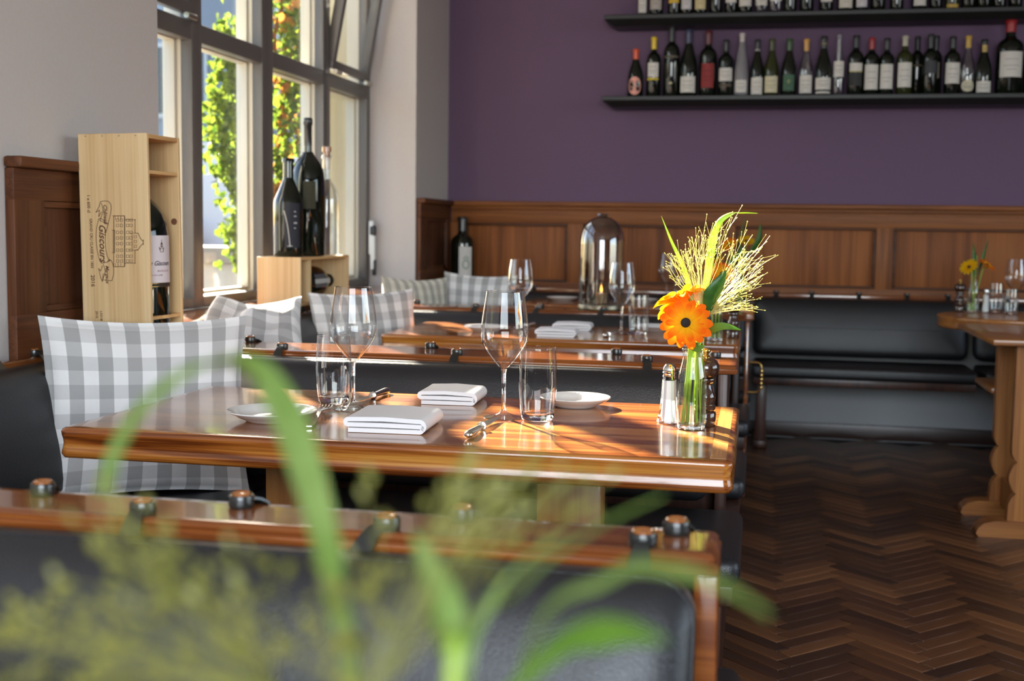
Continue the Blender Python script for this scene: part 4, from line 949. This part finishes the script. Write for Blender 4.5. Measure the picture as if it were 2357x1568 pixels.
def tumbler(label, loc, s=1.0, group='water tumblers on the tables'):
    g = thing('water_tumbler', label, 'tumbler', loc, group=group)
    part('base', MB().lathe([(.020*s, 0), (.0290*s, .0008*s), (.0315*s, .004*s), (.0335*s, .014*s), (.030*s, .0165*s), (.012*s, .0150*s), (.001*s, .0148*s)], 40, cap1=False), M['solidglass'], g, angle=60)
    part('wall', MB().lathe([(.0336*s, .0145*s), (.0360*s, .035*s), (.0380*s, .062*s), (.0385*s, .080*s), (.0378*s, .105*s), (.0352*s, .1462*s)], 48, cap0=False, cap1=False), M['glass'], g, angle=70)
    part('rim', MB().lathe([(.0349*s, .1456*s), (.0356*s, .1456*s), (.0356*s, .1468*s), (.0349*s, .1468*s), (.0349*s, .1456*s)], 48, cap0=False, cap1=False), M['solidglass'], g, angle=60)
    return g
def plate(label, loc, r=.085, group='bread plates on the tables'):
    g = link('bread_plate', MB().lathe([(.001, .0022), (r*.50, .0022), (r*.52, 0), (r*.56, 0), (r*.60, .003), (r*.80, .0105), (r*.97, .0185), (r, .0205), (r*.985, .0222), (r*.95, .0215), (r*.78, .0140), (r*.62, .0078), (r*.52, .0060), (.001, .0058)], 56, cap0=False, cap1=False).mesh('bread_plate', M['china'], 60))
    g.location = loc; g['label'] = label; g['category'] = 'plate'; g['group'] = group; return g
def napkin(label, loc, rz, w_=.150, d_=.125, h_=.030):
    """cloth folded in three layers, the loose edge rolled under at one side"""
    lay = h_/3; t = lay*.46; path = []
    xa, xb = -w_/2, w_/2; r1 = lay/2
    def arc(cx, cz, r, a0, a1, n=7): return [(cx+r*math.cos(a0+(a1-a0)*k/n), cz+r*math.sin(a0+(a1-a0)*k/n)) for k in range(n+1)]
    path = [(xa+.012, t), (0, t), (xb-.010, t)] + arc(xb-.010, t+r1, r1, -PI/2, PI/2) + [(0, t+lay+.0005), (xa+.014, t+lay)] + arc(xa+.012, t+lay+r1, r1, -PI/2, -3*PI/2) + [(0, t+2*lay+.002), (xb-.014, t+2*lay)]
    path += arc(xb-.011, t+2*lay-r1*1.9, r1*1.9, PI/2, -PI*.28, 8)
    mb = MB(); n = 8; m = len(path); loops = []
    for j in range(n+1):
        yy = -d_/2+d_*j/n; L1, L2 = [], []
        for i, (x, z) in enumerate(path):
            a, b = path[max(i-1, 0)], path[min(i+1, m-1)]; tx_, tz_ = b[0]-a[0], b[1]-a[1]; q = math.hypot(tx_, tz_) or 1; nx, nz = -tz_/q, tx_/q
            sag = .0012*noise.noise(Vector((x*25, yy*25, loc[0]*9)))*(z/h_)
            rc = t*.88
            L1.append((x+nx*rc, yy, max(.0006, z+nz*rc+sag))); L2.append((x-nx*rc, yy, max(.0004, z-nz*rc+sag)))
        loops.append(L1+L2[::-1])
    mb.skin(loops)
    o = link('cloth_napkin', mb.mesh('cloth_napkin', M['napkin'], 55)); o.location = loc; o.rotation_euler = (0, 0, rz); o['label'] = label; o['category'] = 'napkin'; o['group'] = 'folded napkins on the tables'; return o
def knife(label, a, b, z, s=1.0):
    """a = handle end, b = blade tip"""
    d = Vector((b[0]-a[0], b[1]-a[1], 0)); L = d.length; rz = math.atan2(d.y, d.x)
    k = thing('table_knife', label, 'knife', (a[0], a[1], z), rz, 'steak knives on the tables'); hl = L*.46
    hp = [(.0, .0042), (.004, .0075), (.012, .0092), (.03, .0090), (hl*.55, .0078), (hl*.85, .0066), (hl, .0062)]
    loops = [[(x, r*math.cos(q*PI/6), .0078+r*.78*math.sin(q*PI/6)) for q in range(12)] for x, r in hp]
    part('handle', MB().skin(loops), M['silver'], k, angle=60)
    part('ferrule', MB().lathe([(.0055, 0), (.0088, .001), (.0090, .007), (.0058, .009)], 16).xf(Matrix.Translation((hl-.001, 0, .0078)) @ Matrix.Rotation(PI/2, 4, 'Y')), M['silver'], k)
    bl_ = [(hl+.006, .0085), (hl+.02, .0105), (L*.80, .0085), (L*.93, .003), (L, -.007), (L*.85, -.0090), (hl+.018, -.0095), (hl+.008, -.006)]
    part('blade', MB().prism(bl_, .0066, .0080, 'xy'), M['silver'], k, angle=30)
def fork(label, a, b, z):
    d = Vector((b[0]-a[0], b[1]-a[1], 0)); L = d.length; rz = math.atan2(d.y, d.x)
    k = thing('table_fork', label, 'fork', (a[0], a[1], z), rz)
    def zz(x): u = x/L; return .004+.010*max(0, math.sin(PI*min(1, max(0, (u-.30)/.62))))**1.2 - (.004 if u > .9 else 0) + (.012*max(0, u-.82)/.18)
    def rib(xs, w_, y=0): 
        return MB().ribbon([(x, y, zz(x)) for x in xs], w_, (0, 1, 0), .0022)
    hx = [L*u for u in (0, .04, .12, .25, .40, .52, .58, .64, .70, .74)]; part('handle', rib(hx, [.010, .014, .0135, .010, .0075, .0075, .011, .020, .0245, .0245]), M['silver'], k, angle=60)
    for y in (-.0098, -.0033, .0033, .0098):
        part('tine', rib([L*u for u in (.735, .80, .88, .95, 1.0)], [.0042, .0040, .0036, .0030, .0012], y), M['silver'], k, angle=60)
def salt_shaker(label, loc, s=1.0):
    g = thing('salt_shaker', label, 'salt shaker', loc, group='salt shakers on the tables')
    part('glass_body', MB().lathe([(.0205*s, 0), (.0225*s, .002*s), (.0215*s, .010*s), (.0180*s, .022*s), (.0150*s, .055*s), (.0135*s, .088*s)], 10, cap1=False), M['glass'], g, angle=20)
    part('salt', MB().lathe([(.0125*s, .004*s), (.0148*s, .012*s), (.0130*s, .05*s), (.0118*s, .084*s)], 10), M['salt'], g, angle=20)
    part('cap', MB().lathe([(.0142*s, .086*s), (.0142*s, .092*s), (.0130*s, .093*s), (.0138*s, .096*s), (.0138*s, .100*s), (.0128*s, .101*s), (.0132*s, .104*s), (.0115*s, .111*s), (.0070*s, .116*s), (.001, .1175*s)], 24), M['chrome'], g, angle=40)
def pepper_mill(label, loc, s=1.0):
    g = thing('pepper_mill', label, 'pepper mill', loc, group='pepper mills on the tables')
    part('body', MB().lathe([(r*s, z*s) for r, z in ((.0225, 0), (.0236, .002), (.0236, .026), (.0222, .0285), (.0185, .0295), (.0205, .032), (.0222, .036), (.0222, .041), (.0190, .0435), (.0185, .046), (.0215, .055), (.0212, .062), (.0180, .070), (.0140, .079), (.0135, .085), (.0165, .089), (.0198, .0905), (.0205, .094), (.0198, .0975), (.0150, .0985))], 36), M['mill'], g, angle=35)
    part('head', MB().lathe([(r*s, z*s) for r, z in ((.0145, .0985), (.0205, .101), (.0260, .108), (.0280, .117), (.0268, .126), (.0225, .134), (.0150, .1395), (.006, .141))], 36), M['mill'], g, angle=50)
    part('finial', MB().lathe([(r*s, z*s) for r, z in ((.0085, .1405), (.0090, .143), (.0055, .145), (.0055, .148), (.0090, .152), (.0092, .156), (.0060, .159), (.001, .1595))], 20), M['brass'], g, angle=50)
def vase(label, loc, s=1.0, wz=.088):
    g = thing('milk_bottle_vase', label, 'vase', loc, group='small bottle vases on the tables')
    P = [(.024, 0), (.0268, .002), (.0277, .006), (.0277, .094), (.0270, .104), (.0248, .116), (.0216, .129), (.0196, .140), (.0192, .148), (.0212, .1515), (.0220, .1545), (.0212, .157)]
    part('glass_body', MB().lathe([(r*s, z*s) for r, z in P], 40, cap1=False), M['vaseglass'], g, angle=60)
    part('thick_base', MB().lathe([(.0258*s, .0012*s), (.0266*s, .006*s), (.0245*s, .009*s), (.010*s, .007*s)], 32), M['solidglass'], g, angle=50)
    part('water', MB().lathe([(.0245*s, .010*s), (.0268*s, .012*s), (.0268*s, wz*s)], 32), M['water'], g, angle=40)
    return g
def tp(px, py, z=TZ): p = atZ(px, py, z); return (p.x, p.y, z)

plate('bread plate nearest the gingham cushion on the sunlit table', (-.925, 2.235, TZ), .0885)
plate('bread plate beside the tumbler casting a shadow on the sunlit table', (-.380, 2.600, TZ), .0775)
wine_glass('empty wine glass standing by the tumbler at the fork side of the sunlit table', (-.823, 2.425, TZ))
wine_glass('empty wine glass glittering by the knife in the middle of the sunlit table', (-.496, 2.400, TZ))
tumbler('water tumbler half hidden behind the wine glass near the fork', (-.893, 2.500, TZ))
tumbler('water tumbler beside the glittering wine glass and bread plate', (-.424, 2.385, TZ))
napkin('folded white napkin nearer the table edge beside the fork', (-.675, 2.225, TZ), math.radians(3), .158, .155, .030)
napkin('folded white napkin further back by the knife at the far edge', (-.655, 2.600, TZ), math.radians(3), .132, .130, .030)
knife('silver knife pointing at the foot of the glittering wine glass', tp(1075, 1012)[:2], (-.500, 2.355), TZ)
knife('silver knife lying at the far edge behind the napkin', (-.825, 2.680), (-.835, 2.470), TZ)
fork('silver fork resting between the bread plate and the napkin', (-.822, 2.165), (-.868, 2.395), TZ)
salt_shaker('glittering glass salt shaker beside the vase of orange flowers', (-.166, 2.425, TZ), 1.02)
pepper_mill('dark turned pepper mill behind the vase of orange flowers', (-.095, 2.415, TZ), .96)
VX, VY = -.118, 2.365
vase('clear milk bottle vase of orange flowers on the sunlit table', (VX, VY, TZ))
# middle table
plate('bread plate at the cushion end of the middle table', (-.985, 4.42, TZ), .085)
plate('bread plate behind the tumbler on the middle table', (-.385, 4.68, TZ), .085)
napkin('folded white napkin at the near edge of the middle table', (-.705, 4.33, TZ), math.radians(3), .150, .12, .028)
napkin('folded white napkin lying further in on the middle table', (-.690, 4.62, TZ), math.radians(3), .150, .12, .028)
wine_glass('empty wine glass by the napkins on the middle table', (-.490, 4.50, TZ), 1.03)
wine_glass('empty wine glass at the far side of the middle table near the cushion', (atY(1198, 640, 4.70).x, 4.70, TZ), 1.03)
tumbler('water tumbler beside the wine glass on the middle table', (-.425, 4.49, TZ), 1.0)
knife('silver knife in front of the wine glass on the middle table', tp(1391, 777)[:2], (-.515, 4.42), TZ)
knife('silver knife past the far napkin on the middle table', (-.865, 4.78), (-.90, 4.56), TZ)
vase('clear milk bottle vase on the middle table', (-.142, 4.33, TZ))
pepper_mill('dark pepper mill beside the vase on the middle table', (-.082, 4.45, TZ), .94)
salt_shaker('salt shaker behind the vase on the middle table', (-.20, 4.42, TZ))
# farthest table
plate('bread plate next to the dome on the farthest table', (-1.03, 6.50, TZ), .085)
plate('bread plate past the dome on the farthest table', (-.60, 6.52, TZ), .085)
wine_glass('empty wine glass on the farthest table under the wainscot', (-.475, 6.54, TZ), 1.03)
tumbler('water tumbler on the farthest table beside the wine glass', (-.405, 6.56, TZ), 1.0)
vase('clear milk bottle vase at the corner of the farthest table', (-.095, 6.42, TZ))
pepper_mill('dark pepper mill on the farthest table', (-.175, 6.40, TZ), .94)
# round-ended table
RZ = .7665
vase('clear milk bottle vase on the round-ended table', (1.00, 6.10, RZ)); pepper_mill('dark pepper mill on the round-ended table', (.945, 6.13, RZ), .98)
salt_shaker('white salt shaker on the round-ended table', (1.062, 6.12, RZ)); tumbler('water tumbler next to the salt on the round-ended table', (1.115, 6.16, RZ), .95)
tumbler('second water tumbler further along the round-ended table', (1.165, 6.06, RZ), .80); wine_glass('empty wine glass on the round-ended table', (1.195, 6.14, RZ), 1.0)

# ---- dome lantern on the bench rail
dm = thing('dome_lantern', 'smoked glass dome over a burning candle on the bench rail', 'lantern', (-.645, 5.12, ZB+.0005))
part('base', MB().lathe([(.094, 0), (.098, .003), (.098, .014), (.096, .020), (.088, .022), (.02, .022)], 48), M['pewter'], dm, angle=50)
part('dome', MB().lathe([(.094, .0225), (.094, .27), (.0925, .295), (.087, .322), (.076, .347), (.060, .367), (.040, .380), (.022, .386), (.001, .3875)], 64, cap0=False), M['smoke'], dm, angle=70)
part('knob', MB().lathe([(.024, .386), (.018, .389), (.021, .392), (.025, .394), (.023, .399), (.008, .401)], 24), M['smoke'], dm, angle=60)
hl = part('candle_glass', MB().lathe([(.030, .0225), (.033, .024), (.036, .110)], 32, cap1=False), thin_glass('candle_cup_glass', (.85, .80, .74), .12, .1, .5), dm, angle=60)
part('candle', MB().lathe([(.024, .024), (.024, .065), (.020, .067), (.003, .066)], 24), M['candle'], dm)
part('flame', MB().lathe([(.001, .070), (.0045, .076), (.0055, .082), (.0035, .091), (.0005, .102)], 12), M['flame'], dm, angle=80)

# ================================================================== flowers
def petal_mesh(L, w_, mat, droop=.12, cup=.25, curl=0):
    mb = MB(); n = 7; uv = []
    sh = [(0, .30), (.15, .48), (.35, .75), (.55, .95), (.75, 1.0), (.90, .78), (1.0, .22)]
    for u, ww in sh:
        x = L*u; z = L*(.30*u-droop*3.2*u*u*u*.5)+curl*u*u*L
        for q in (-1, 0, 1): mb.v.append((x, q*ww*w_/2, z+cup*w_*.5*(q*q)*ww-.0004)); uv.append((u, q))
    for i in range(n-1):
        for k in range(2): a = i*3+k; mb.f.append((a, a+1, a+4, a+3))
    mb.uv = uv; return mb
def frame_to(n, roll=0):
    n = Vector(n).normalized(); a = Vector((0, 0, 1)) if abs(n.z) < .95 else Vector((1, 0, 0)); x = a.cross(n).normalized(); y = n.cross(x)
    return Matrix(((x.x, y.x, n.x, 0), (x.y, y.y, n.y, 0), (x.z, y.z, n.z, 0), (0, 0, 0, 1))) @ Matrix.Rotation(roll, 4, 'Z')
def gerbera(label, head, nrm, base, mat, R=.043, npet=14, detail=True, seed=0, via=None):
    """one cut flower: stem, calyx, eye and two whorls of petals"""
    head = Vector(head); base = Vector(base); nrm = Vector(nrm).normalized(); rn = random.Random(seed)
    g = thing('gerbera', label, 'flower', base, group='gerberas in the vases')
    hl_ = head-base
    pts = [Vector((0, 0, 0)), Vector(via)-base, hl_-nrm*.030, hl_-nrm*.008] if via else [Vector((0, 0, 0)), hl_*.5+Vector((0, 0, .01)), hl_-nrm*.030, hl_-nrm*.008]
    part('stem', MB().tube(spline(pts, 20), .0034, 8), M['stem'], g, angle=80)
    F = Matrix.Translation(hl_) @ frame_to(nrm)
    part('calyx', MB().lathe([(.003, -.014), (.008, -.011), (.012, -.004), (.013, .001)], 14, cap1=False).xf(F), M['stem'], g)
    part('eye', MB().lathe([(R*.21, .001), (R*.21, .0045), (R*.16, .0075), (R*.08, .006), (.0005, .0055)], 18).xf(F), M['eye'], g, angle=60)
    if detail:
        ms = [petal_mesh(R*1.0, R*.40 if npet < 16 else R*.36, M[mat], dr if npet < 16 else dr+.16, .26).mesh('petal', M[mat], 80) for dr in (.10, .16, .06)]
        ms2 = [petal_mesh(R*.78, R*.30, M[mat], dr, .32).mesh('petal', M[mat], 80) for dr in (.04, .09)]
        head_o = link('flower_head', MB().lathe([(.002, -.001), (R*.26, .0), (R*.25, .0022)], 14).xf(F).mesh('flower_head', M[mat], 60), g)
        for wh, (lst, cnt, zz, off) in enumerate(((ms, npet, 0, 0), (ms2, npet-5, .0018, .2))):
            for k in range(cnt):
                a = 2*PI*(k+off+rn.uniform(-.16, .16))/cnt; s_ = rn.uniform(.90, 1.08)
                o = link('petal', rn.choice(lst), head_o)
                o.matrix_local = F @ Matrix.Rotation(a, 4, 'Z') @ Matrix.Translation((R*.12, 0, zz)) @ Matrix.Rotation(rn.uniform(-.10, .14), 4, 'Y') @ Matrix.Scale(s_, 4)
    else:
        mb = MB(); mb.uv = []
        for wh, (sc_, cnt, zz) in enumerate(((1, npet, 0), (.78, npet-3, .002))):
            for k in range(cnt):
                p_ = petal_mesh(R*sc_, R*.34*sc_, M[mat], .10, .3); m4 = F @ Matrix.Rotation(2*PI*(k+.5*wh)/cnt, 4, 'Z') @ Matrix.Translation((R*.12, 0, zz)) @ Matrix.Rotation(rn.uniform(-.1, .1), 4, 'Y')
                uvk = p_.uv; p_.xf(m4); mb.add(p_.v, p_.f); mb.uv += uvk
        part('petals', mb, M[mat], g, angle=80, kind='stuff')
    return g
def leaf_part(name, root, pts, wmax, mat, side, cup=.18, peak=.45, n=16, thick=.0008, blunt=.03):
    P = [p-root.location for p in spline(pts, n)]
    wd = []
    for i in range(n+1):
        u = i/n; wd.append(max(wmax*blunt, wmax*(u/peak)**.7 if u < peak else wmax*max(0, (1-(u-peak)/(1-peak)))**.75))
    return part(name, MB().ribbon(P, wd, side, thick, cup), M[mat], root, angle=80)
def panicle(label, base, node, tips, mat, seed, nstem=60, r0=.00035, knob=.0011, group=None, spread=.02, fork_n=(2, 4)):
    """spray of hair-thin grass branches ending in seed grains"""
    rn = random.Random(seed); base = Vector(base); node = Vector(node)
    g = thing('grass_panicle', label, 'grass', base, group=group)
    part('stem', MB().tube([Vector((0, 0, 0)), (node-base)*.5, node-base], .0011, 6), M['stem'], g)
    mb = MB()
    for k in range(nstem):
        a, b, j = rn.choice(tips); a = Vector(a); b = Vector(b)
        tip = a.lerp(b, rn.random())+Vector((rn.gauss(0, j), rn.gauss(0, j*1.6), rn.gauss(0, j)))
        st_ = node.lerp(tip, rn.uniform(0, .22)); mid = st_.lerp(tip, .5)+Vector((rn.gauss(0, .006), rn.gauss(0, .006), rn.uniform(0, .010)))
        mb.tube([st_-base, mid-base, tip-base], [r0*1.3, r0, r0*.8], 3, False)
        L = (tip-node).length
        for f in range(rn.randint(*fork_n)):
            s_ = mid.lerp(tip, rn.uniform(.0, .9)); dirv = (tip-node).normalized()+Vector((rn.gauss(0, .35), rn.gauss(0, .35), rn.gauss(0, .35))); e = s_+dirv*L*rn.uniform(.10, .24)
            mb.tube([s_-base, e-base], [r0*.9, r0*.7], 3, False); kn = e-base
            q = rn.uniform(.8, 1.25)*knob; dn = dirv.normalized()*q*1.8
            mb.tube([kn-dn*.5, kn+dn*.3, kn+dn], [q*.4, q, q*.2], 4)
        q = knob; dn = (tip-mid).normalized()*q*1.8; kn = tip-base; mb.tube([kn-dn*.5, kn+dn*.3, kn+dn], [q*.4, q, q*.2], 4)
    part('spray', mb, M[mat], g, smooth=False, kind='stuff'); return g

# ---- bouquet on the sunlit table
def V(px, py, dy=0): return atY(px, py, VY+dy)
vb = Vector((VX, VY, TZ+.011))
gerbera('open orange gerbera facing the room on the sunlit table', V(1579, 744, -.035), (-.10, -.90, .28), vb+Vector((-.016, -.006, 0)), 'orange', .0450, 15, True, 1, via=V(1588, 800, -.005))
gerbera('amber gerbera turned away behind the open orange one', V(1572, 697, .020), (-.36, .46, .80), vb+Vector((-.008, .012, 0)), 'amber', .053, 19, True, 2, via=V(1592, 800, .002))
gs = thing('foliage_sprig', 'glossy dark green leaf sprig in the sunlit bouquet', 'foliage', vb+Vector((.010, .004, 0)))
part('stem', MB().tube([p-gs.location for p in spline([gs.location, V(1606, 800), V(1622, 740), V(1634, 715)], 16)], .0028, 7), M['stem'], gs, angle=80)
leaf_part('leaf', gs, [V(1630, 725), V(1637, 690, -.005), V(1655, 655, -.012), V(1672, 622, -.01)], .040, 'leafd', (.85, .4, .3), .25)
leaf_part('leaf', gs, [V(1610, 790, -.005), V(1630, 765, -.012), V(1665, 752, -.02), V(1706, 760, -.015)], .022, 'leafm', (.1, .6, .8), .2, .5)
leaf_part('leaf', gs, [V(1600, 785), V(1575, 782, -.01), V(1550, 772, -.015), V(1531, 757, -.01)], .016, 'leafm', (.2, .5, .8), .2, .5)
leaf_part('leaf', gs, [V(1586, 770, -.018), V(1590, 790, -.028), V(1604, 803, -.030), V(1622, 795, -.02)], .022, 'leafm', (-.2, .5, .8), .25, .5)
gs = thing('ornamental_grass', 'arching pale green blade of grass in the sunlit bouquet', 'grass', vb+Vector((.018, -.004, 0)))
leaf_part('blade', gs, [gs.location, V(1608, 800), V(1618, 700, .01), V(1630, 620, .01), V(1640, 555, .005), V(1655, 512), V(1682, 492), V(1712, 489), V(1744, 491)], .0165, 'blade', (1, -.25, .1), .25, .42, 40)
gs = thing('ornamental_grass', 'straight pointed blade of grass leaning out of the sunlit bouquet', 'grass', vb+Vector((.004, .014, 0)))
leaf_part('blade', gs, [gs.location, V(1600, 800, .01), V(1592, 690, .015), V(1572, 615, .012), V(1545, 555, .008), V(1522, 497, .005)], .0105, 'blade', (1, -.2, .2), .25, .5, 30)
panicle('upright pale grass spray in the sunlit bouquet', vb+Vector((.0, -.012, 0)), V(1612, 712, .01), [(V(1570, 590), V(1660, 535), .012), (V(1590, 545), V(1690, 540), .012), (V(1545, 620), V(1580, 560), .010)], 'panicle', 5, 50)
panicle('drooping pale grass spray fanning sideways from the sunlit bouquet', vb+Vector((.016, .010, 0)), V(1622, 725, .012), [(V(1735, 580), V(1755, 640), .010), (V(1700, 650), V(1750, 685), .010), (V(1660, 700), V(1720, 715), .008), (V(1690, 590), V(1740, 560), .012)], 'panicle', 6, 64)

# ---- small bouquets on the other tables
def small_bouquet(where, loc, heads, leaves, seed, spray=True):
    b_ = Vector(loc)+Vector((0, 0, .011))
    for i, (off, nrm, mat, word) in enumerate(heads):
        gerbera('%s gerbera %s' % (word, where), Vector(loc)+Vector(off), nrm, b_+Vector((.010*(-1)**i, .006*i, 0)), mat, .040, 15, False, seed+i)
    s_ = thing('foliage_sprig', 'dark green leaf sprig %s' % where, 'foliage', b_)
    part('stem', MB().tube([p-s_.location for p in spline([b_, Vector(loc)+Vector((.005, .0, .17)), Vector(loc)+Vector((.01, .01, .27))], 12)], .0028, 7), M['stem'], s_, angle=80)
    for (a, b, c, w_) in leaves:
        leaf_part('leaf', s_, [Vector(loc)+Vector(a), Vector(loc)+Vector(b), Vector(loc)+Vector(c)], w_, 'leafd', (.8, .5, .2), .2, .45, 10)
small_bouquet('in the vase on the middle table', (-.142, 4.33, TZ), [((.02, -.03, .235), (.1, -.8, .5), 'orange', 'orange'), ((-.01, .02, .265), (-.4, .2, .8), 'amber', 'amber')],
              [((0, 0, .20), (.05, 0, .27), (.09, .01, .33), .035), ((0, 0, .17), (.06, -.02, .19), (.10, -.02, .17), .022)], 30)
small_bouquet('in the vase on the farthest table', (-.095, 6.42, TZ), [((.030, -.03, .335), (.1, -.5, .8), 'yellow', 'yellow'), ((-.055, -.02, .315), (-.3, -.6, .5), 'orange', 'orange')],
              [((.02, 0, .24), (.09, 0, .33), (.10, .01, .43), .045), ((.02, 0, .22), (.0, .02, .33), (.02, .02, .46), .020)], 40)
small_bouquet('in the vase on the round-ended table', (1.00, 6.10, RZ), [((-.028, -.03, .215), (-.5, -.6, .6), 'yellow', 'yellow'), ((.052, -.01, .225), (.5, -.3, .75), 'orange', 'orange')],
              [((.0, 0, .16), (.0, 0, .25), (-.01, .01, .33), .030), ((.01, 0, .16), (.04, .02, .26), (.06, .02, .35), .022)], 50)

# ---- big bouquet close to the camera, on the front table
F0 = Vector((-.10, .345, TZ))
def Fp(px, py, Y): return atY(px, py, Y*.62)
fv = vase('glass vase of the blurred bouquet on the front table', tuple(F0), 1.0)
fb = F0+Vector((0, 0, .011))
gs = thing('ornamental_grass', 'long broad green blade arching across the whole foreground', 'grass', fb+Vector((-.004, .010, 0)))
leaf_part('blade', gs, [gs.location, Fp(812, 1640, .60), Fp(775, 1400, .62), Fp(738, 1220, .63), Fp(690, 1050, .64), Fp(640, 925, .655), Fp(570, 848, .665), Fp(455, 850, .665), Fp(345, 925, .66), Fp(278, 1020, .65), Fp(238, 1140, .64)], .0170, 'fblade', (1, -.5, .2), .15, .40, 44, blunt=.5)
gs = thing('foliage_sprig', 'blurred forked leaf sprig in the foreground', 'foliage', fb+Vector((.008, -.004, 0)))
part('stem', MB().tube([p-gs.location for p in spline([gs.location, Fp(1040, 1640, .58), Fp(1050, 1480, .60)], 12)], .0030, 7), M['stem'], gs, angle=80)
leaf_part('leaf', gs, [Fp(1055, 1600, .58), Fp(1030, 1440, .60), Fp(985, 1310, .62), Fp(950, 1225, .63)], .0150, 'fblade', (1, -.3, .3), .2, .4)
leaf_part('leaf', gs, [Fp(1050, 1560, .58), Fp(1095, 1420, .60), Fp(1180, 1310, .62), Fp(1320, 1215, .65)], .0155, 'fblade', (.6, -.4, .7), .2, .4)
leaf_part('leaf', gs, [Fp(1130, 1640, .55), Fp(1290, 1480, .55), Fp(1420, 1450, .56), Fp(1535, 1475, .57)], .0140, 'leafm', (.1, -.5, .9), .2, .55)
gs = thing('ornamental_grass', 'blurred thin green blade reaching out over the parquet', 'grass', fb+Vector((.012, .006, 0)))
leaf_part('blade', gs, [gs.location, Fp(1180, 1620, .58), Fp(1400, 1330, .60), Fp(1560, 1310, .60), Fp(1680, 1355, .59), Fp(1770, 1415, .58)], .0070, 'fblade', (0, -.6, .8), .2, .6, 30, blunt=.3)
gs = thing('ornamental_grass', 'blurred green blade rising behind the forked sprig in the foreground', 'grass', fb+Vector((.004, .014, 0)))
leaf_part('blade', gs, [gs.location, Fp(1060, 1620, .58), Fp(1200, 1350, .63), Fp(1370, 1215, .68), Fp(1530, 1140, .72)], .0080, 'fblade', (.5, -.6, .7), .2, .6, 30)
fg = 'blurred grass sprays in the foreground'
panicle('blurred olive grass spray fanning low across the front bench back', fb+Vector((-.012, -.004, 0)), Fp(640, 1600, .56), [(Fp(40, 1320, .55), Fp(500, 1290, .60), .008), (Fp(20, 1480, .54), Fp(250, 1400, .56), .008), (Fp(300, 1420, .56), Fp(620, 1330, .60), .008), (Fp(60, 1550, .54), Fp(400, 1530, .56), .01)], 'fpanicle', 8, 46, .00024, .0017, fg)
panicle('blurred olive grass spray rising beside the forked leaf sprig', fb+Vector((-.004, -.010, 0)), Fp(850, 1610, .57), [(Fp(640, 1380, .58), Fp(900, 1420, .60), .008), (Fp(880, 1250, .62), Fp(1200, 1090, .68), .008), (Fp(1000, 1200, .64), Fp(1330, 1150, .68), .008), (Fp(560, 1480, .57), Fp(1000, 1500, .58), .008)], 'fpanicle', 9, 42, .00024, .0017, fg)
